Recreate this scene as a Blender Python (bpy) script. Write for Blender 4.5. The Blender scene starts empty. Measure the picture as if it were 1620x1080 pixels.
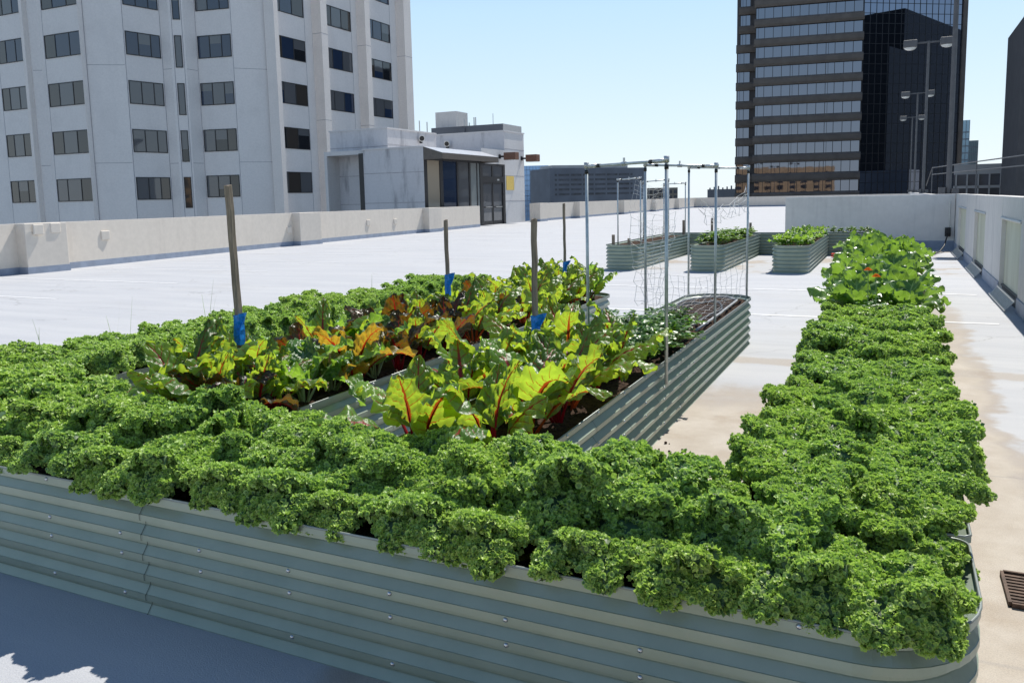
import bpy, math, random
import numpy as np
from mathutils import Matrix, Vector
R = math.radians
SC = bpy.context.scene
COL = SC.collection
PI = math.pi

# ------------------------------------------------------------------ camera, sky, sun, exposure
EYE = 1.6155
cam = bpy.data.cameras.new('camera')
cam.sensor_width = 36.0
cam.lens = 28.269
cam.shift_y = -0.0432
cam.clip_start = 0.05
cam.clip_end = 9000
camo = bpy.data.objects.new('camera', cam)
COL.objects.link(camo)
rx, up, fw = (0.903423, 0.428191, -0.021907), (-0.031995, 0.118281, 0.992465), (-0.427556, 0.895914, -0.120558)
camo.matrix_world = Matrix(((rx[0], up[0], -fw[0], 0.034), (rx[1], up[1], -fw[1], -0.08), (rx[2], up[2], -fw[2], EYE), (0, 0, 0, 1)))
SC.camera = camo

SUN_EL, SUN_AZ = 55.5, 8.4          # azimuth measured from +Y towards +X
world = bpy.data.worlds.new('World')
SC.world = world
world.use_nodes = True
wn = world.node_tree
bg = wn.nodes['Background']
sky = wn.nodes.new('ShaderNodeTexSky')
sky.sky_type = 'NISHITA'
sky.sun_disc = False
sky.sun_elevation = R(SUN_EL)
sky.sun_rotation = R(SUN_AZ)
sky.altitude = 10
sky.air_density = 1.0
sky.dust_density = 0.6
sky.ozone_density = 1.2
# thin high haze: pull the clear-sky colours towards a pale cyan white
mixs = wn.nodes.new('ShaderNodeMix'); mixs.data_type = 'RGBA'; mixs.inputs[0].default_value = 0.85
wtc = wn.nodes.new('ShaderNodeTexCoord'); wsp = wn.nodes.new('ShaderNodeSeparateXYZ'); wrp = wn.nodes.new('ShaderNodeValToRGB')
wn.links.new(wtc.outputs['Generated'], wsp.inputs[0]); wn.links.new(wsp.outputs[2], wrp.inputs[0])
while len(wrp.color_ramp.elements) < 4: wrp.color_ramp.elements.new(0.5)
for el, (p, c) in zip(wrp.color_ramp.elements, ((0.0, (0.83, 0.93, 1.0)), (0.22, (0.55, 0.78, 0.99)), (0.45, (0.15, 0.28, 0.52)), (1.0, (0.05, 0.11, 0.27)))):
    el.position = p; el.color = (*c, 1)
wsc = wn.nodes.new('ShaderNodeVectorMath'); wsc.operation = 'SCALE'; wsc.inputs[3].default_value = 9.0
wn.links.new(wrp.outputs[0], wsc.inputs[0]); wn.links.new(wsc.outputs[0], mixs.inputs[7])
wn.links.new(sky.outputs[0], mixs.inputs[6])
wn.links.new(mixs.outputs[2], bg.inputs[0])
bg.inputs[1].default_value = 0.10
sl = bpy.data.lights.new('sun', 'SUN')
sl.energy = 4.8
sl.angle = R(0.53)
sl.color = (1.0, 0.955, 0.88)
slo = bpy.data.objects.new('sun', sl)
COL.objects.link(slo)
sd = Vector((math.sin(R(SUN_AZ)) * math.cos(R(SUN_EL)), math.cos(R(SUN_AZ)) * math.cos(R(SUN_EL)), math.sin(R(SUN_EL))))
slo.rotation_euler = sd.to_track_quat('Z', 'Y').to_euler()
slo.location = sd * 50
SC.view_settings.view_transform = 'Standard'
SC.view_settings.look = 'None'
SC.view_settings.gamma = 1
SC.view_settings.exposure = 0.28
SC.view_settings.use_curve_mapping = False

# ------------------------------------------------------------------ materials
def srgb(r, g, b):
    f = lambda c: (c / 12.92 if c <= 0.04045 else ((c + 0.055) / 1.055) ** 2.4)
    return (f(r / 255), f(g / 255), f(b / 255))

class NT:
    """small helper round a material's node tree"""
    def __init__(s, name):
        s.m = bpy.data.materials.new(name)
        s.m.use_nodes = True
        s.t = s.m.node_tree
        s.b = s.t.nodes['Principled BSDF']
        s.out = s.t.nodes['Material Output']
    def n(s, kind, **kw):
        nd = s.t.nodes.new(kind)
        for k, v in kw.items():
            if k in nd.inputs.keys() if isinstance(k, str) else False:
                nd.inputs[k].default_value = v
            else:
                setattr(nd, k, v)
        return nd
    def l(s, a, b): s.t.links.new(a, b)
    def val(s, sock, v):
        if hasattr(v, 'is_linked'): s.l(v, sock)
        else: sock.default_value = v
    def math(s, op, a, b=0.0, clamp=False):
        nd = s.t.nodes.new('ShaderNodeMath'); nd.operation = op; nd.use_clamp = clamp
        s.val(nd.inputs[0], a); s.val(nd.inputs[1], b)
        return nd.outputs[0]
    def ramp(s, v, lo, hi):
        nd = s.t.nodes.new('ShaderNodeMapRange'); nd.interpolation_type = 'SMOOTHSTEP'
        s.val(nd.inputs[0], v); nd.inputs[1].default_value = lo; nd.inputs[2].default_value = hi
        return nd.outputs[0]
    def mix(s, f, a, b, mode='MIX'):
        nd = s.t.nodes.new('ShaderNodeMix'); nd.data_type = 'RGBA'; nd.blend_type = mode
        s.val(nd.inputs[0], f)
        for i, c in ((6, a), (7, b)):
            if hasattr(c, 'is_linked'): s.l(c, nd.inputs[i])
            else: nd.inputs[i].default_value = (*c, 1)
        return nd.outputs[2]
    def noise(s, scale, detail=4, rough=0.55, stretch=None, dist=0.0):
        tc = s.t.nodes.new('ShaderNodeTexCoord')
        src = tc.outputs['Object']
        if stretch:
            mp = s.t.nodes.new('ShaderNodeMapping'); mp.inputs['Scale'].default_value = stretch
            s.l(src, mp.inputs[0]); src = mp.outputs[0]
        nz = s.t.nodes.new('ShaderNodeTexNoise')
        nz.inputs['Scale'].default_value = scale; nz.inputs['Detail'].default_value = detail
        nz.inputs['Roughness'].default_value = rough; nz.inputs['Distortion'].default_value = dist
        s.l(src, nz.inputs['Vector'])
        return nz.outputs[0]
    def xyz(s):
        tc = s.t.nodes.new('ShaderNodeTexCoord'); sp = s.t.nodes.new('ShaderNodeSeparateXYZ')
        s.l(tc.outputs['Object'], sp.inputs[0]); return sp.outputs
    def bump(s, h, strength=0.3, dist=0.01):
        bp = s.t.nodes.new('ShaderNodeBump'); bp.inputs['Strength'].default_value = strength
        bp.inputs['Distance'].default_value = dist
        s.l(h, bp.inputs['Height']); s.l(bp.outputs[0], s.b.inputs['Normal'])
    def set(s, col=None, rough=None, metal=None, spec=None):
        if col is not None:
            if hasattr(col, 'is_linked'): s.l(col, s.b.inputs['Base Color'])
            else: s.b.inputs['Base Color'].default_value = (*col, 1)
        if rough is not None: s.val(s.b.inputs['Roughness'], rough)
        if metal is not None: s.b.inputs['Metallic'].default_value = metal
        if spec is not None: s.b.inputs['Specular IOR Level'].default_value = spec
        return s.m

def plain(name, col, rough=0.6, metal=0.0, var=0.12, scale=6, spec=0.5, bump=0.0):
    n = NT(name)
    nz = n.noise(scale, 5)
    c = n.mix(n.ramp(nz, 0.3, 0.7), tuple(x * (1 - var) for x in col), tuple(min(1, x * (1 + var)) for x in col))
    if bump: n.bump(n.noise(scale * 12, 3), bump, 0.01)
    return n.set(c, rough, metal, spec)

M = {}
def mat_deck():
    n = NT('deck_coating')
    x, y, z = n.xyz()
    n1 = n.noise(0.9, 6, 0.6); n2 = n.noise(3.2, 6, 0.65); streak = n.noise(1.3, 5, 0.6, (0.25, 2.2, 1))
    grain = n.noise(160, 3, 0.7); grain2 = n.noise(55, 4, 0.75)
    coat = n.mix(n.ramp(streak, 0.3, 0.72), (0.445, 0.455, 0.475), (0.505, 0.51, 0.52))
    coat = n.mix(n.math('MULTIPLY', n.ramp(n1, 0.5, 0.8), 0.35), coat, (0.53, 0.533, 0.54))
    tan = n.mix(n.ramp(n2, 0.3, 0.7), (0.43, 0.375, 0.31), (0.52, 0.47, 0.405))
    tan = n.mix(n.math('MULTIPLY', n.ramp(n.noise(1.7, 5, 0.6), 0.55, 0.72), 0.55), tan, (0.36, 0.285, 0.21))
    wob = n.math('MULTIPLY', n.math('SUBTRACT', n1, 0.5), 2.3)
    wob2 = n.math('MULTIPLY', n.math('SUBTRACT', n2, 0.5), 0.9)
    w = n.math('ADD', wob, wob2)
    # worn strip between the planters
    yw = n.math('ADD', y, w)
    a = n.math('MULTIPLY', n.ramp(n.math('ADD', x, n.math('MULTIPLY', w, 0.2)), -1.75, -1.5), n.math('SUBTRACT', 1.0, n.ramp(x, -0.6, -0.2)))
    a = n.math('MULTIPLY', a, n.math('SUBTRACT', 1.0, n.ramp(yw, 5.9, 7.0)))
    # worn strip on the right of the kale planter, along the run-off
    xr = n.math('ADD', x, n.math('MULTIPLY', w, 0.33))
    b = n.math('MULTIPLY', n.ramp(x, 0.0, 0.25), n.math('SUBTRACT', 1.0, n.ramp(xr, 0.66, 0.86)))
    b = n.math('MULTIPLY', b, n.math('SUBTRACT', 1.0, n.ramp(yw, 8.0, 14.5)))
    far = n.math('MULTIPLY', n.ramp(n.math('ADD', n1, 0), 0.52, 0.62), n.math('MULTIPLY', n.ramp(x, -6.0, -4.5), n.math('MULTIPLY', n.ramp(y, 16.5, 18.5), n.math('SUBTRACT', 1.0, n.ramp(y, 23.5, 25)))))
    msk = n.math('MAXIMUM', n.math('MAXIMUM', a, b), n.math('MULTIPLY', far, 0.7))
    # gritty joint across the deck
    yj = n.math('ADD', y, n.math('MULTIPLY', n.math('SUBTRACT', n2, 0.5), 0.25))
    j = n.math('MULTIPLY', n.ramp(yj, 7.72, 7.8), n.math('SUBTRACT', 1.0, n.ramp(yj, 8.02, 8.12)))
    j = n.math('MULTIPLY', j, n.ramp(x, -1.7, -1.5))
    c = n.mix(msk, coat, tan)
    c = n.mix(n.math('MULTIPLY', j, 0.8), c, n.mix(grain2, (0.30, 0.25, 0.20), (0.5, 0.46, 0.42)))
    edge = n.math('MULTIPLY', n.math('MULTIPLY', msk, n.math('SUBTRACT', 1.0, msk)), 1.7)
    c = n.mix(edge, c, (0.30, 0.23, 0.165))
    c = n.mix(n.math('MULTIPLY', n.ramp(grain, 0.35, 0.75), 0.30), c, (0.30, 0.32, 0.38), 'MULTIPLY')
    tc = n.n('ShaderNodeTexCoord'); vo = n.n('ShaderNodeTexVoronoi'); vo.feature = 'DISTANCE_TO_EDGE'; vo.inputs['Scale'].default_value = 0.33; vo.inputs['Randomness'].default_value = 1.0
    wv = n.n('ShaderNodeVectorMath'); wv.operation = 'ADD'; nzc = n.n('ShaderNodeTexNoise'); nzc.inputs['Scale'].default_value = 2.2; nzc.inputs['Detail'].default_value = 6
    n.l(tc.outputs['Object'], nzc.inputs['Vector']); n.l(tc.outputs['Object'], wv.inputs[0])
    sc_ = n.n('ShaderNodeVectorMath'); sc_.operation = 'SCALE'; sc_.inputs[3].default_value = 0.6; n.l(nzc.outputs['Color'], sc_.inputs[0]); n.l(sc_.outputs[0], wv.inputs[1]); n.l(wv.outputs[0], vo.inputs['Vector'])
    crack = n.math('MULTIPLY', n.math('SUBTRACT', 1.0, n.ramp(vo.outputs['Distance'], 0.0, 0.007)), n.ramp(n.noise(0.6, 3), 0.45, 0.6))
    c = n.mix(n.math('MULTIPLY', crack, 0.5), c, (0.22, 0.215, 0.21))
    spot = n.math('MULTIPLY', n.ramp(n.noise(6.5, 2, 0.4), 0.70, 0.76), 0.30)
    c = n.mix(spot, c, (0.27, 0.26, 0.25))
    seam = n.math('ABSOLUTE', n.math('SUBTRACT', n.math('FRACT', n.math('ADD', n.math('DIVIDE', y, 5.9), n.math('MULTIPLY', n.math('SUBTRACT', n2, 0.5), 0.004))), 0.5))
    c = n.mix(n.math('MULTIPLY', n.math('SUBTRACT', 1.0, n.ramp(seam, 0.0, 0.0035)), 0.30), c, (0.28, 0.27, 0.27))
    dirt = n.math('MULTIPLY', n.ramp(n.noise(0.35, 6, 0.7, (1, 2, 1)), 0.52, 0.78), 0.34)
    c = n.mix(dirt, c, (0.36, 0.34, 0.32))
    n.bump(grain, 0.55, 0.004)
    return n.set(c, 0.75, spec=0.25)
M['deck'] = mat_deck()

def mat_concrete(name, col, stain=0.5, streak=(1.5, 1.5, 0.12), dark=(0.16, 0.15, 0.15)):
    n = NT(name)
    st = n.noise(1.8, 6, 0.65, streak); sp = n.noise(7, 5, 0.6); big = n.noise(0.5, 4)
    c = n.mix(n.ramp(sp, 0.3, 0.7), tuple(v * 0.96 for v in col), tuple(min(1, v * 1.03) for v in col))
    c = n.mix(n.math('MULTIPLY', n.ramp(st, 0.5, 0.8), stain), c, dark)
    c = n.mix(n.math('MULTIPLY', n.ramp(big, 0.45, 0.75), 0.15), c, tuple(v * 0.6 for v in col))
    n.bump(n.noise(45, 4, 0.7), 0.25, 0.01)
    return n.set(c, 0.85, spec=0.2)
M['parapet'] = mat_concrete('painted_parapet', (0.69, 0.63, 0.555), 0.18, dark=(0.33, 0.29, 0.25))
M['parapet_side'] = mat_concrete('grey_side_wall', (0.69, 0.665, 0.635), 0.42, dark=(0.2, 0.2, 0.21))
M['flashing'] = plain('flashing_paint', (0.27, 0.315, 0.40), 0.6, var=0.1, scale=4)
M['stair_wall'] = mat_concrete('weathered_white_wall', (0.56, 0.555, 0.57), 0.75, (0.8, 0.8, 0.18), (0.14, 0.14, 0.16))
M['stair_wall_clean'] = mat_concrete('white_wall', (0.60, 0.59, 0.585), 0.12)
M['tower_white'] = mat_concrete('precast_white', (0.77, 0.735, 0.71), 0.20, (0.25, 0.25, 0.03), (0.50, 0.485, 0.49))
M['tower_pier'] = mat_concrete('precast_pier', (0.78, 0.73, 0.69), 0.10, (0.25, 0.25, 0.03), (0.42, 0.40, 0.4))
M['joint'] = plain('panel_joint', (0.33, 0.32, 0.34), 0.8)
M['frame_dark'] = plain('dark_frame', (0.018, 0.018, 0.02), 0.45)
M['white_line'] = plain('line_paint', (0.61, 0.61, 0.61), 0.7, var=0.1, scale=9)
def glass(name, col, rough=0.03, metal=0.0, spec=0.8, wave=0.0):
    n = NT(name)
    if wave: n.bump(n.noise(0.35, 2), wave, 0.4)
    return n.set(col, rough, metal, spec)
M['glass_dark'] = glass('window_dark', (0.012, 0.014, 0.018), wave=0.02)
M['glass_blind'] = glass('window_blind', (0.105, 0.108, 0.115), wave=0.02)
M['glass_brown'] = glass('window_brown', (0.05, 0.042, 0.036), wave=0.02)
M['glass_navy'] = glass('window_navy', (0.02, 0.035, 0.07), wave=0.02)
M['glass_mirror'] = glass('mirror_window', (0.165, 0.18, 0.22), 0.02, 1.0, wave=0.008)
M['glass_curtain'] = glass('curtain_glass', (0.17, 0.20, 0.27), 0.02, 1.0, wave=0.0)
M['band_brown'] = plain('spandrel_brown', (0.135, 0.115, 0.10), 0.8, scale=0.6, var=0.12)
M['dark_brown_wall'] = plain('brown_black_wall', (0.075, 0.07, 0.072), 0.8, scale=0.6)
M['tan_wall'] = plain('tan_wall', (0.50, 0.32, 0.18), 0.8, scale=0.3)
M['grey_block'] = plain('grey_block', (0.125, 0.135, 0.16), 0.8, scale=0.1)
M['dark_window'] = plain('far_window', (0.035, 0.04, 0.055), 0.3, scale=0.3, var=0.5)
M['pale_block'] = plain('pale_block', (0.42, 0.41, 0.40), 0.8, scale=0.1)
M['dark_roof'] = plain('dark_roof', (0.115, 0.125, 0.145), 0.7, scale=0.2)
M['city'] = plain('city_ground', (0.20, 0.22, 0.23), 0.9, scale=0.02, var=0.4)
M['brown_lamp'] = plain('brown_lamp', (0.16, 0.075, 0.045), 0.5)
M['yellow'] = plain('yellow_sign', (0.70, 0.50, 0.13), 0.5, var=0.05)
M['canopy'] = plain('canopy_trim', (0.10, 0.085, 0.072), 0.5)
M['canopy_top'] = plain('canopy_sheet', (0.42, 0.43, 0.46), 0.35)
M['steel'] = plain('galvanised', (0.50, 0.54, 0.54), 0.42, 0.55, var=0.12, scale=30)
M['fitting'] = plain('pipe_fitting', (0.55, 0.56, 0.55), 0.4, 0.7, scale=40)
M['black'] = plain('black_rubber', (0.012, 0.012, 0.013), 0.5)
M['lamp_grey'] = plain('lamp_grey', (0.10, 0.10, 0.105), 0.55)
M['lens'] = plain('lamp_lens', (0.62, 0.64, 0.63), 0.2)
M['orange'] = plain('orange_cord', (0.75, 0.07, 0.02), 0.5)
M['string'] = plain('net_string', (0.66, 0.66, 0.64), 0.8)
M['rust'] = plain('rusty_iron', (0.10, 0.062, 0.042), 0.8, var=0.4, scale=25)
M['bolt'] = plain('bolt_zinc', (0.55, 0.56, 0.57), 0.34, 1.0)
M['hose'] = plain('drip_hose', (0.055, 0.058, 0.065), 0.55)
M['blue'] = plain('blue_tape', (0.008, 0.23, 0.68), 0.35, var=0.3, scale=60)
M['panel_cream'] = None

def mat_bed():
    n = NT('sage_steel')
    nz = n.noise(5, 5, 0.6); dust = n.noise(26, 5, 0.7)
    c = n.mix(n.ramp(nz, 0.3, 0.7), (0.275, 0.33, 0.265), (0.31, 0.365, 0.295))
    c = n.mix(n.math('MULTIPLY', n.ramp(dust, 0.52, 0.8), 0.22), c, (0.40, 0.37, 0.32))
    return n.set(c, 0.31, 0.26, 0.5)
M['bed'] = mat_bed()
M['rim'] = plain('rim_trim', (0.27, 0.30, 0.28), 0.35, 0.2, scale=8)
M['seam'] = plain('seam_dark', (0.02, 0.022, 0.022), 0.9)  # near-black line colour where the metal panels join

def mat_soil():
    n = NT('soil')
    nz = n.noise(38, 6, 0.75); ch = n.noise(95, 3, 0.7)
    c = n.mix(n.ramp(nz, 0.35, 0.68), (0.028, 0.017, 0.012), (0.105, 0.068, 0.048))
    c = n.mix(n.math('MULTIPLY', n.ramp(ch, 0.62, 0.72), 0.7), c, (0.24, 0.17, 0.13))
    n.bump(nz, 0.9, 0.03)
    return n.set(c, 0.95, spec=0.1)
M['soil'] = mat_soil()

def mat_wood():
    n = NT('weathered_wood')
    g = n.noise(14, 6, 0.7, (6, 6, 0.35))
    c = n.mix(n.ramp(g, 0.3, 0.7), (0.16, 0.125, 0.095), (0.36, 0.29, 0.22))
    n.bump(g, 0.5, 0.004)
    return n.set(c, 0.85, spec=0.2)
M['wood'] = mat_wood()

def mat_cream():
    n = NT('cream_sheet')
    c = n.mix(n.ramp(n.noise(3, 5, 0.6, (1, 1, 0.15)), 0.3, 0.75), (0.70, 0.69, 0.56), (0.56, 0.54, 0.42))
    n.set(c, 0.6)
    tr = n.n('ShaderNodeBsdfTranslucent'); n.l(c, tr.inputs[0])
    mx = n.n('ShaderNodeMixShader'); mx.inputs[0].default_value = 0.55
    n.l(n.b.outputs[0], mx.inputs[1]); n.l(tr.outputs[0], mx.inputs[2]); n.l(mx.outputs[0], n.out.inputs[0])
    return n.m
M['panel_cream'] = mat_cream()

def leafy(name, front, back, trans=0.4, rough=0.35, spec=0.5, vein=None, vein_back=None, nv=7.0, edge=None, edge_back=None, blotch=None, bumpy=0.0):
    """leaf: attribute 'st' = (s along midrib, t across -1..1, ruffle); front = reflected colour, back = light passing through"""
    n = NT(name)
    at = n.n('ShaderNodeAttribute'); at.attribute_name = 'st'
    sp = n.n('ShaderNodeSeparateXYZ'); n.l(at.outputs['Vector'], sp.inputs[0])
    s, t, e = sp.outputs
    at2 = n.n('ShaderNodeAttribute'); at2.attribute_name = 'tone'
    tone = at2.outputs['Fac']
    f = n.mix(n.math('MULTIPLY', tone, 1.0), tuple(v * 0.62 for v in front), tuple(v * 1.25 for v in front))
    bk = n.mix(tone, tuple(v * 0.75 for v in back), tuple(v * 1.15 for v in back))
    if edge:
        oi = n.n('ShaderNodeObjectInfo')
    if blotch:
        bl = n.ramp(n.noise(17, 4, 0.6), 0.50, 0.70)
        f = n.mix(n.math('MULTIPLY', bl, 0.8), f, blotch[0]); bk = n.mix(n.math('MULTIPLY', bl, 0.8), bk, blotch[1])
    if edge:
        em = n.ramp(e, 0.18, 0.85)
        f = n.mix(em, f, edge); bk = n.mix(em, bk, edge_back or back)
        # every plant its own age: yellower and paler or bluer and darker
        f = n.mix(n.math('MULTIPLY', n.ramp(oi.outputs['Random'], 0.35, 1.0), 0.45), f, (1.10, 1.0, 0.72), 'MULTIPLY')
        f = n.mix(n.math('MULTIPLY', n.math('SUBTRACT', 1.0, n.ramp(oi.outputs['Random'], 0.0, 0.45)), 0.5), f, (0.70, 0.82, 0.95), 'MULTIPLY')
    if vein:
        ta = n.math('ABSOLUTE', t)
        v = n.math('SUBTRACT', n.math('MULTIPLY', s, nv), n.math('MULTIPLY', ta, nv * 0.23))
        d = n.math('ABSOLUTE', n.math('SUBTRACT', n.math('FRACT', v), 0.5))
        wd = n.math('MULTIPLY', n.math('SUBTRACT', 1.1, ta), 0.085)
        lat = n.math('SUBTRACT', 1.0, n.math('DIVIDE', d, wd), True)
        mid = n.math('SUBTRACT', 1.0, n.math('DIVIDE', ta, n.math('ADD', 0.04, n.math('MULTIPLY', n.math('SUBTRACT', 1.0, s), 0.10))), True)
        vm = n.math('MAXIMUM', n.math('MULTIPLY', lat, 1.4, True), n.math('MULTIPLY', mid, 3.0, True))
        f = n.mix(vm, f, vein); bk = n.mix(vm, bk, vein_back or vein)
    n.set(f, rough, spec=spec)
    if bumpy: n.bump(n.noise(70, 4, 0.6), bumpy, 0.006)
    tr = n.n('ShaderNodeBsdfTranslucent'); n.l(bk, tr.inputs[0])
    mx = n.n('ShaderNodeMixShader'); mx.inputs[0].default_value = trans
    n.l(n.b.outputs[0], mx.inputs[1]); n.l(tr.outputs[0], mx.inputs[2]); n.l(mx.outputs[0], n.out.inputs[0])
    return n.m
M['kale'] = leafy('kale_leaf', (0.08, 0.145, 0.075), (0.15, 0.34, 0.05), 0.34, 0.45, 0.4, edge=(0.47, 0.64, 0.165), edge_back=(0.50, 0.75, 0.11))
M['kale_stem'] = plain('kale_stem', (0.22, 0.32, 0.12), 0.5)
M['yellow_leaf'] = leafy('yellowed_leaf', (0.45, 0.33, 0.03), (0.7, 0.5, 0.04), 0.4)
M['chard_red'] = leafy('chard_green_red', (0.06, 0.135, 0.035), (0.54, 0.76, 0.05), 0.46, 0.34, 0.55, (0.28, 0.02, 0.02), (0.42, 0.07, 0.01), bumpy=0.5)
M['chard_purple'] = leafy('chard_purple', (0.028, 0.042, 0.022), (0.26, 0.16, 0.015), 0.34, 0.34, 0.55, (0.22, 0.01, 0.02), (0.40, 0.015, 0.01), blotch=((0.045, 0.02, 0.026), (0.30, 0.03, 0.010)), bumpy=0.5)
M['chard_gold'] = leafy('chard_gold', (0.07, 0.09, 0.02), (0.56, 0.37, 0.03), 0.48, 0.34, 0.55, (0.35, 0.03, 0.015), (0.50, 0.04, 0.01), bumpy=0.5)
M['chard_white'] = leafy('chard_white', (0.07, 0.165, 0.045), (0.40, 0.70, 0.06), 0.42, 0.34, 0.55, (0.40, 0.48, 0.26), (0.5, 0.62, 0.2), bumpy=0.5)
M['stalk_red'] = leafy('stalk_red', (0.42, 0.012, 0.025), (0.6, 0.02, 0.02), 0.3, 0.28)
M['stalk_orange'] = leafy('stalk_orange', (0.55, 0.10, 0.02), (0.7, 0.2, 0.02), 0.3, 0.28)
M['stalk_white'] = leafy('stalk_white', (0.42, 0.50, 0.26), (0.5, 0.6, 0.25), 0.3, 0.3)
M['collard'] = leafy('collard_leaf', (0.085, 0.175, 0.05), (0.27, 0.47, 0.045), 0.40, 0.32, 0.6, (0.30, 0.42, 0.16), (0.34, 0.52, 0.10), nv=5.0)
M['parsley'] = leafy('parsley_leaf', (0.07, 0.17, 0.03), (0.26, 0.52, 0.04), 0.4, 0.35)
M['young'] = leafy('young_leaf', (0.10, 0.21, 0.04), (0.38, 0.62, 0.06), 0.4, 0.4)
M['grass'] = leafy('grass_blade', (0.14, 0.24, 0.05), (0.3, 0.5, 0.06), 0.35)
M['petal'] = leafy('marigold_petal', (0.80, 0.19, 0.002), (0.85, 0.25, 0.002), 0.3, 0.8, 0.1)

# ------------------------------------------------------------------ mesh helpers
class MB:
    def __init__(s): s.v = []; s.f = []; s.mi = []
    def add(s, vs, fs, mi=0):
        o = len(s.v); s.v += [tuple(v) for v in vs]; s.f += [tuple(i + o for i in f) for f in fs]; s.mi += [mi] * len(fs); return s
    def box(s, x0, x1, y0, y1, z0, z1, mi=0):
        return s.add([(x0, y0, z0), (x1, y0, z0), (x1, y1, z0), (x0, y1, z0), (x0, y0, z1), (x1, y0, z1), (x1, y1, z1), (x0, y1, z1)],
                     [(0, 3, 2, 1), (4, 5, 6, 7), (0, 1, 5, 4), (1, 2, 6, 5), (2, 3, 7, 6), (3, 0, 4, 7)], mi)
    def obox(s, o, u, n, a0, a1, b0, b1, z0, z1, mi=0):
        """box in a facade frame: o origin (x, y), u along, n outward"""
        P = lambda a, b, z: (o[0] + u[0] * a + n[0] * b, o[1] + u[1] * a + n[1] * b, z)
        vs = [P(a0, b0, z0), P(a1, b0, z0), P(a1, b1, z0), P(a0, b1, z0), P(a0, b0, z1), P(a1, b0, z1), P(a1, b1, z1), P(a0, b1, z1)]
        return s.add(vs, [(0, 3, 2, 1), (4, 5, 6, 7), (0, 1, 5, 4), (1, 2, 6, 5), (2, 3, 7, 6), (3, 0, 4, 7)], mi)
    def prism(s, poly, z0, z1, mi=0):
        n = len(poly)
        vs = [(*p, z0) for p in poly] + [(*p, z1) for p in poly]
        fs = [tuple(range(n - 1, -1, -1)), tuple(range(n, 2 * n))] + [(i, (i + 1) % n, n + (i + 1) % n, n + i) for i in range(n)]
        return s.add(vs, fs, mi)
    def quad(s, a, b, c, d, mi=0): return s.add([a, b, c, d], [(0, 1, 2, 3)], mi)
    def tube(s, pts, r, n=8, mi=0, cap=True):
        pts = [Vector(p) for p in pts]; rs = r if isinstance(r, (list, tuple)) else [r] * len(pts)
        vs = []; fs = []
        ref = Vector((0, 0, 1))
        d0 = (pts[-1] - pts[0])
        if d0.length and abs(d0.normalized().z) > 0.9: ref = Vector((1, 0, 0))
        for i, p in enumerate(pts):
            d = (pts[min(i + 1, len(pts) - 1)] - pts[max(i - 1, 0)])
            d = d.normalized() if d.length > 1e-9 else Vector((0, 0, 1))
            a = d.cross(ref); a = a.normalized() if a.length > 1e-4 else Vector((1, 0, 0))
            b = a.cross(d)
            for k in range(n):
                an = 2 * PI * k / n
                vs.append(p + a * (math.cos(an) * rs[i]) + b * (math.sin(an) * rs[i]))
        for i in range(len(pts) - 1):
            for k in range(n):
                fs.append((i * n + k, i * n + (k + 1) % n, (i + 1) * n + (k + 1) % n, (i + 1) * n + k))
        if cap:
            fs.append(tuple(range(n - 1, -1, -1))); fs.append(tuple(range((len(pts) - 1) * n, len(pts) * n)))
        return s.add(vs, fs, mi)
    def build(s, name, mats, parent=None, smooth=False, bevel=0.0):
        me = bpy.data.meshes.new(name)
        me.from_pydata(s.v, [], s.f)
        if not isinstance(mats, (list, tuple)): mats = [mats]
        for m in mats: me.materials.append(m)
        if len(mats) > 1: me.polygons.foreach_set('material_index', s.mi)
        if smooth: me.polygons.foreach_set('use_smooth', [True] * len(me.polygons))
        me.update()
        o = bpy.data.objects.new(name, me); COL.objects.link(o)
        if parent: o.parent = parent
        if bevel:
            md = o.modifiers.new('bevel', 'BEVEL'); md.width = bevel; md.segments = 2; md.limit_method = 'ANGLE'
        return o

def tag(o, label, cat, group=None, kind=None):
    if label: o['label'] = label
    if cat: o['category'] = cat
    if group: o['group'] = group
    if kind: o['kind'] = kind
    return o
def thing(name, label, cat, loc=(0, 0, 0), group=None, rz=0.0):
    o = bpy.data.objects.new(name, None); o.empty_display_size = 0.1
    COL.objects.link(o); o.location = loc; o.rotation_euler = (0, 0, rz)
    return tag(o, label, cat, group)
def structure(o): o['kind'] = 'structure'; return o
KIDS = {}
def dup(root, loc, rz=0.0, sc=1.0, label=None, group=None, tilt=(0, 0)):
    """copy a thing, its parts and sub-parts"""
    r = root.copy(); COL.objects.link(r); r.location = loc; r.rotation_euler = (tilt[0], tilt[1], rz); r.scale = (sc, sc, sc)
    if label: r['label'] = label
    if group: r['group'] = group
    for ch in list(root.children):
        c = ch.copy(); COL.objects.link(c); c.parent = r
        for g in list(ch.children):
            d = g.copy(); COL.objects.link(d); d.parent = c
    return r

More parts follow.
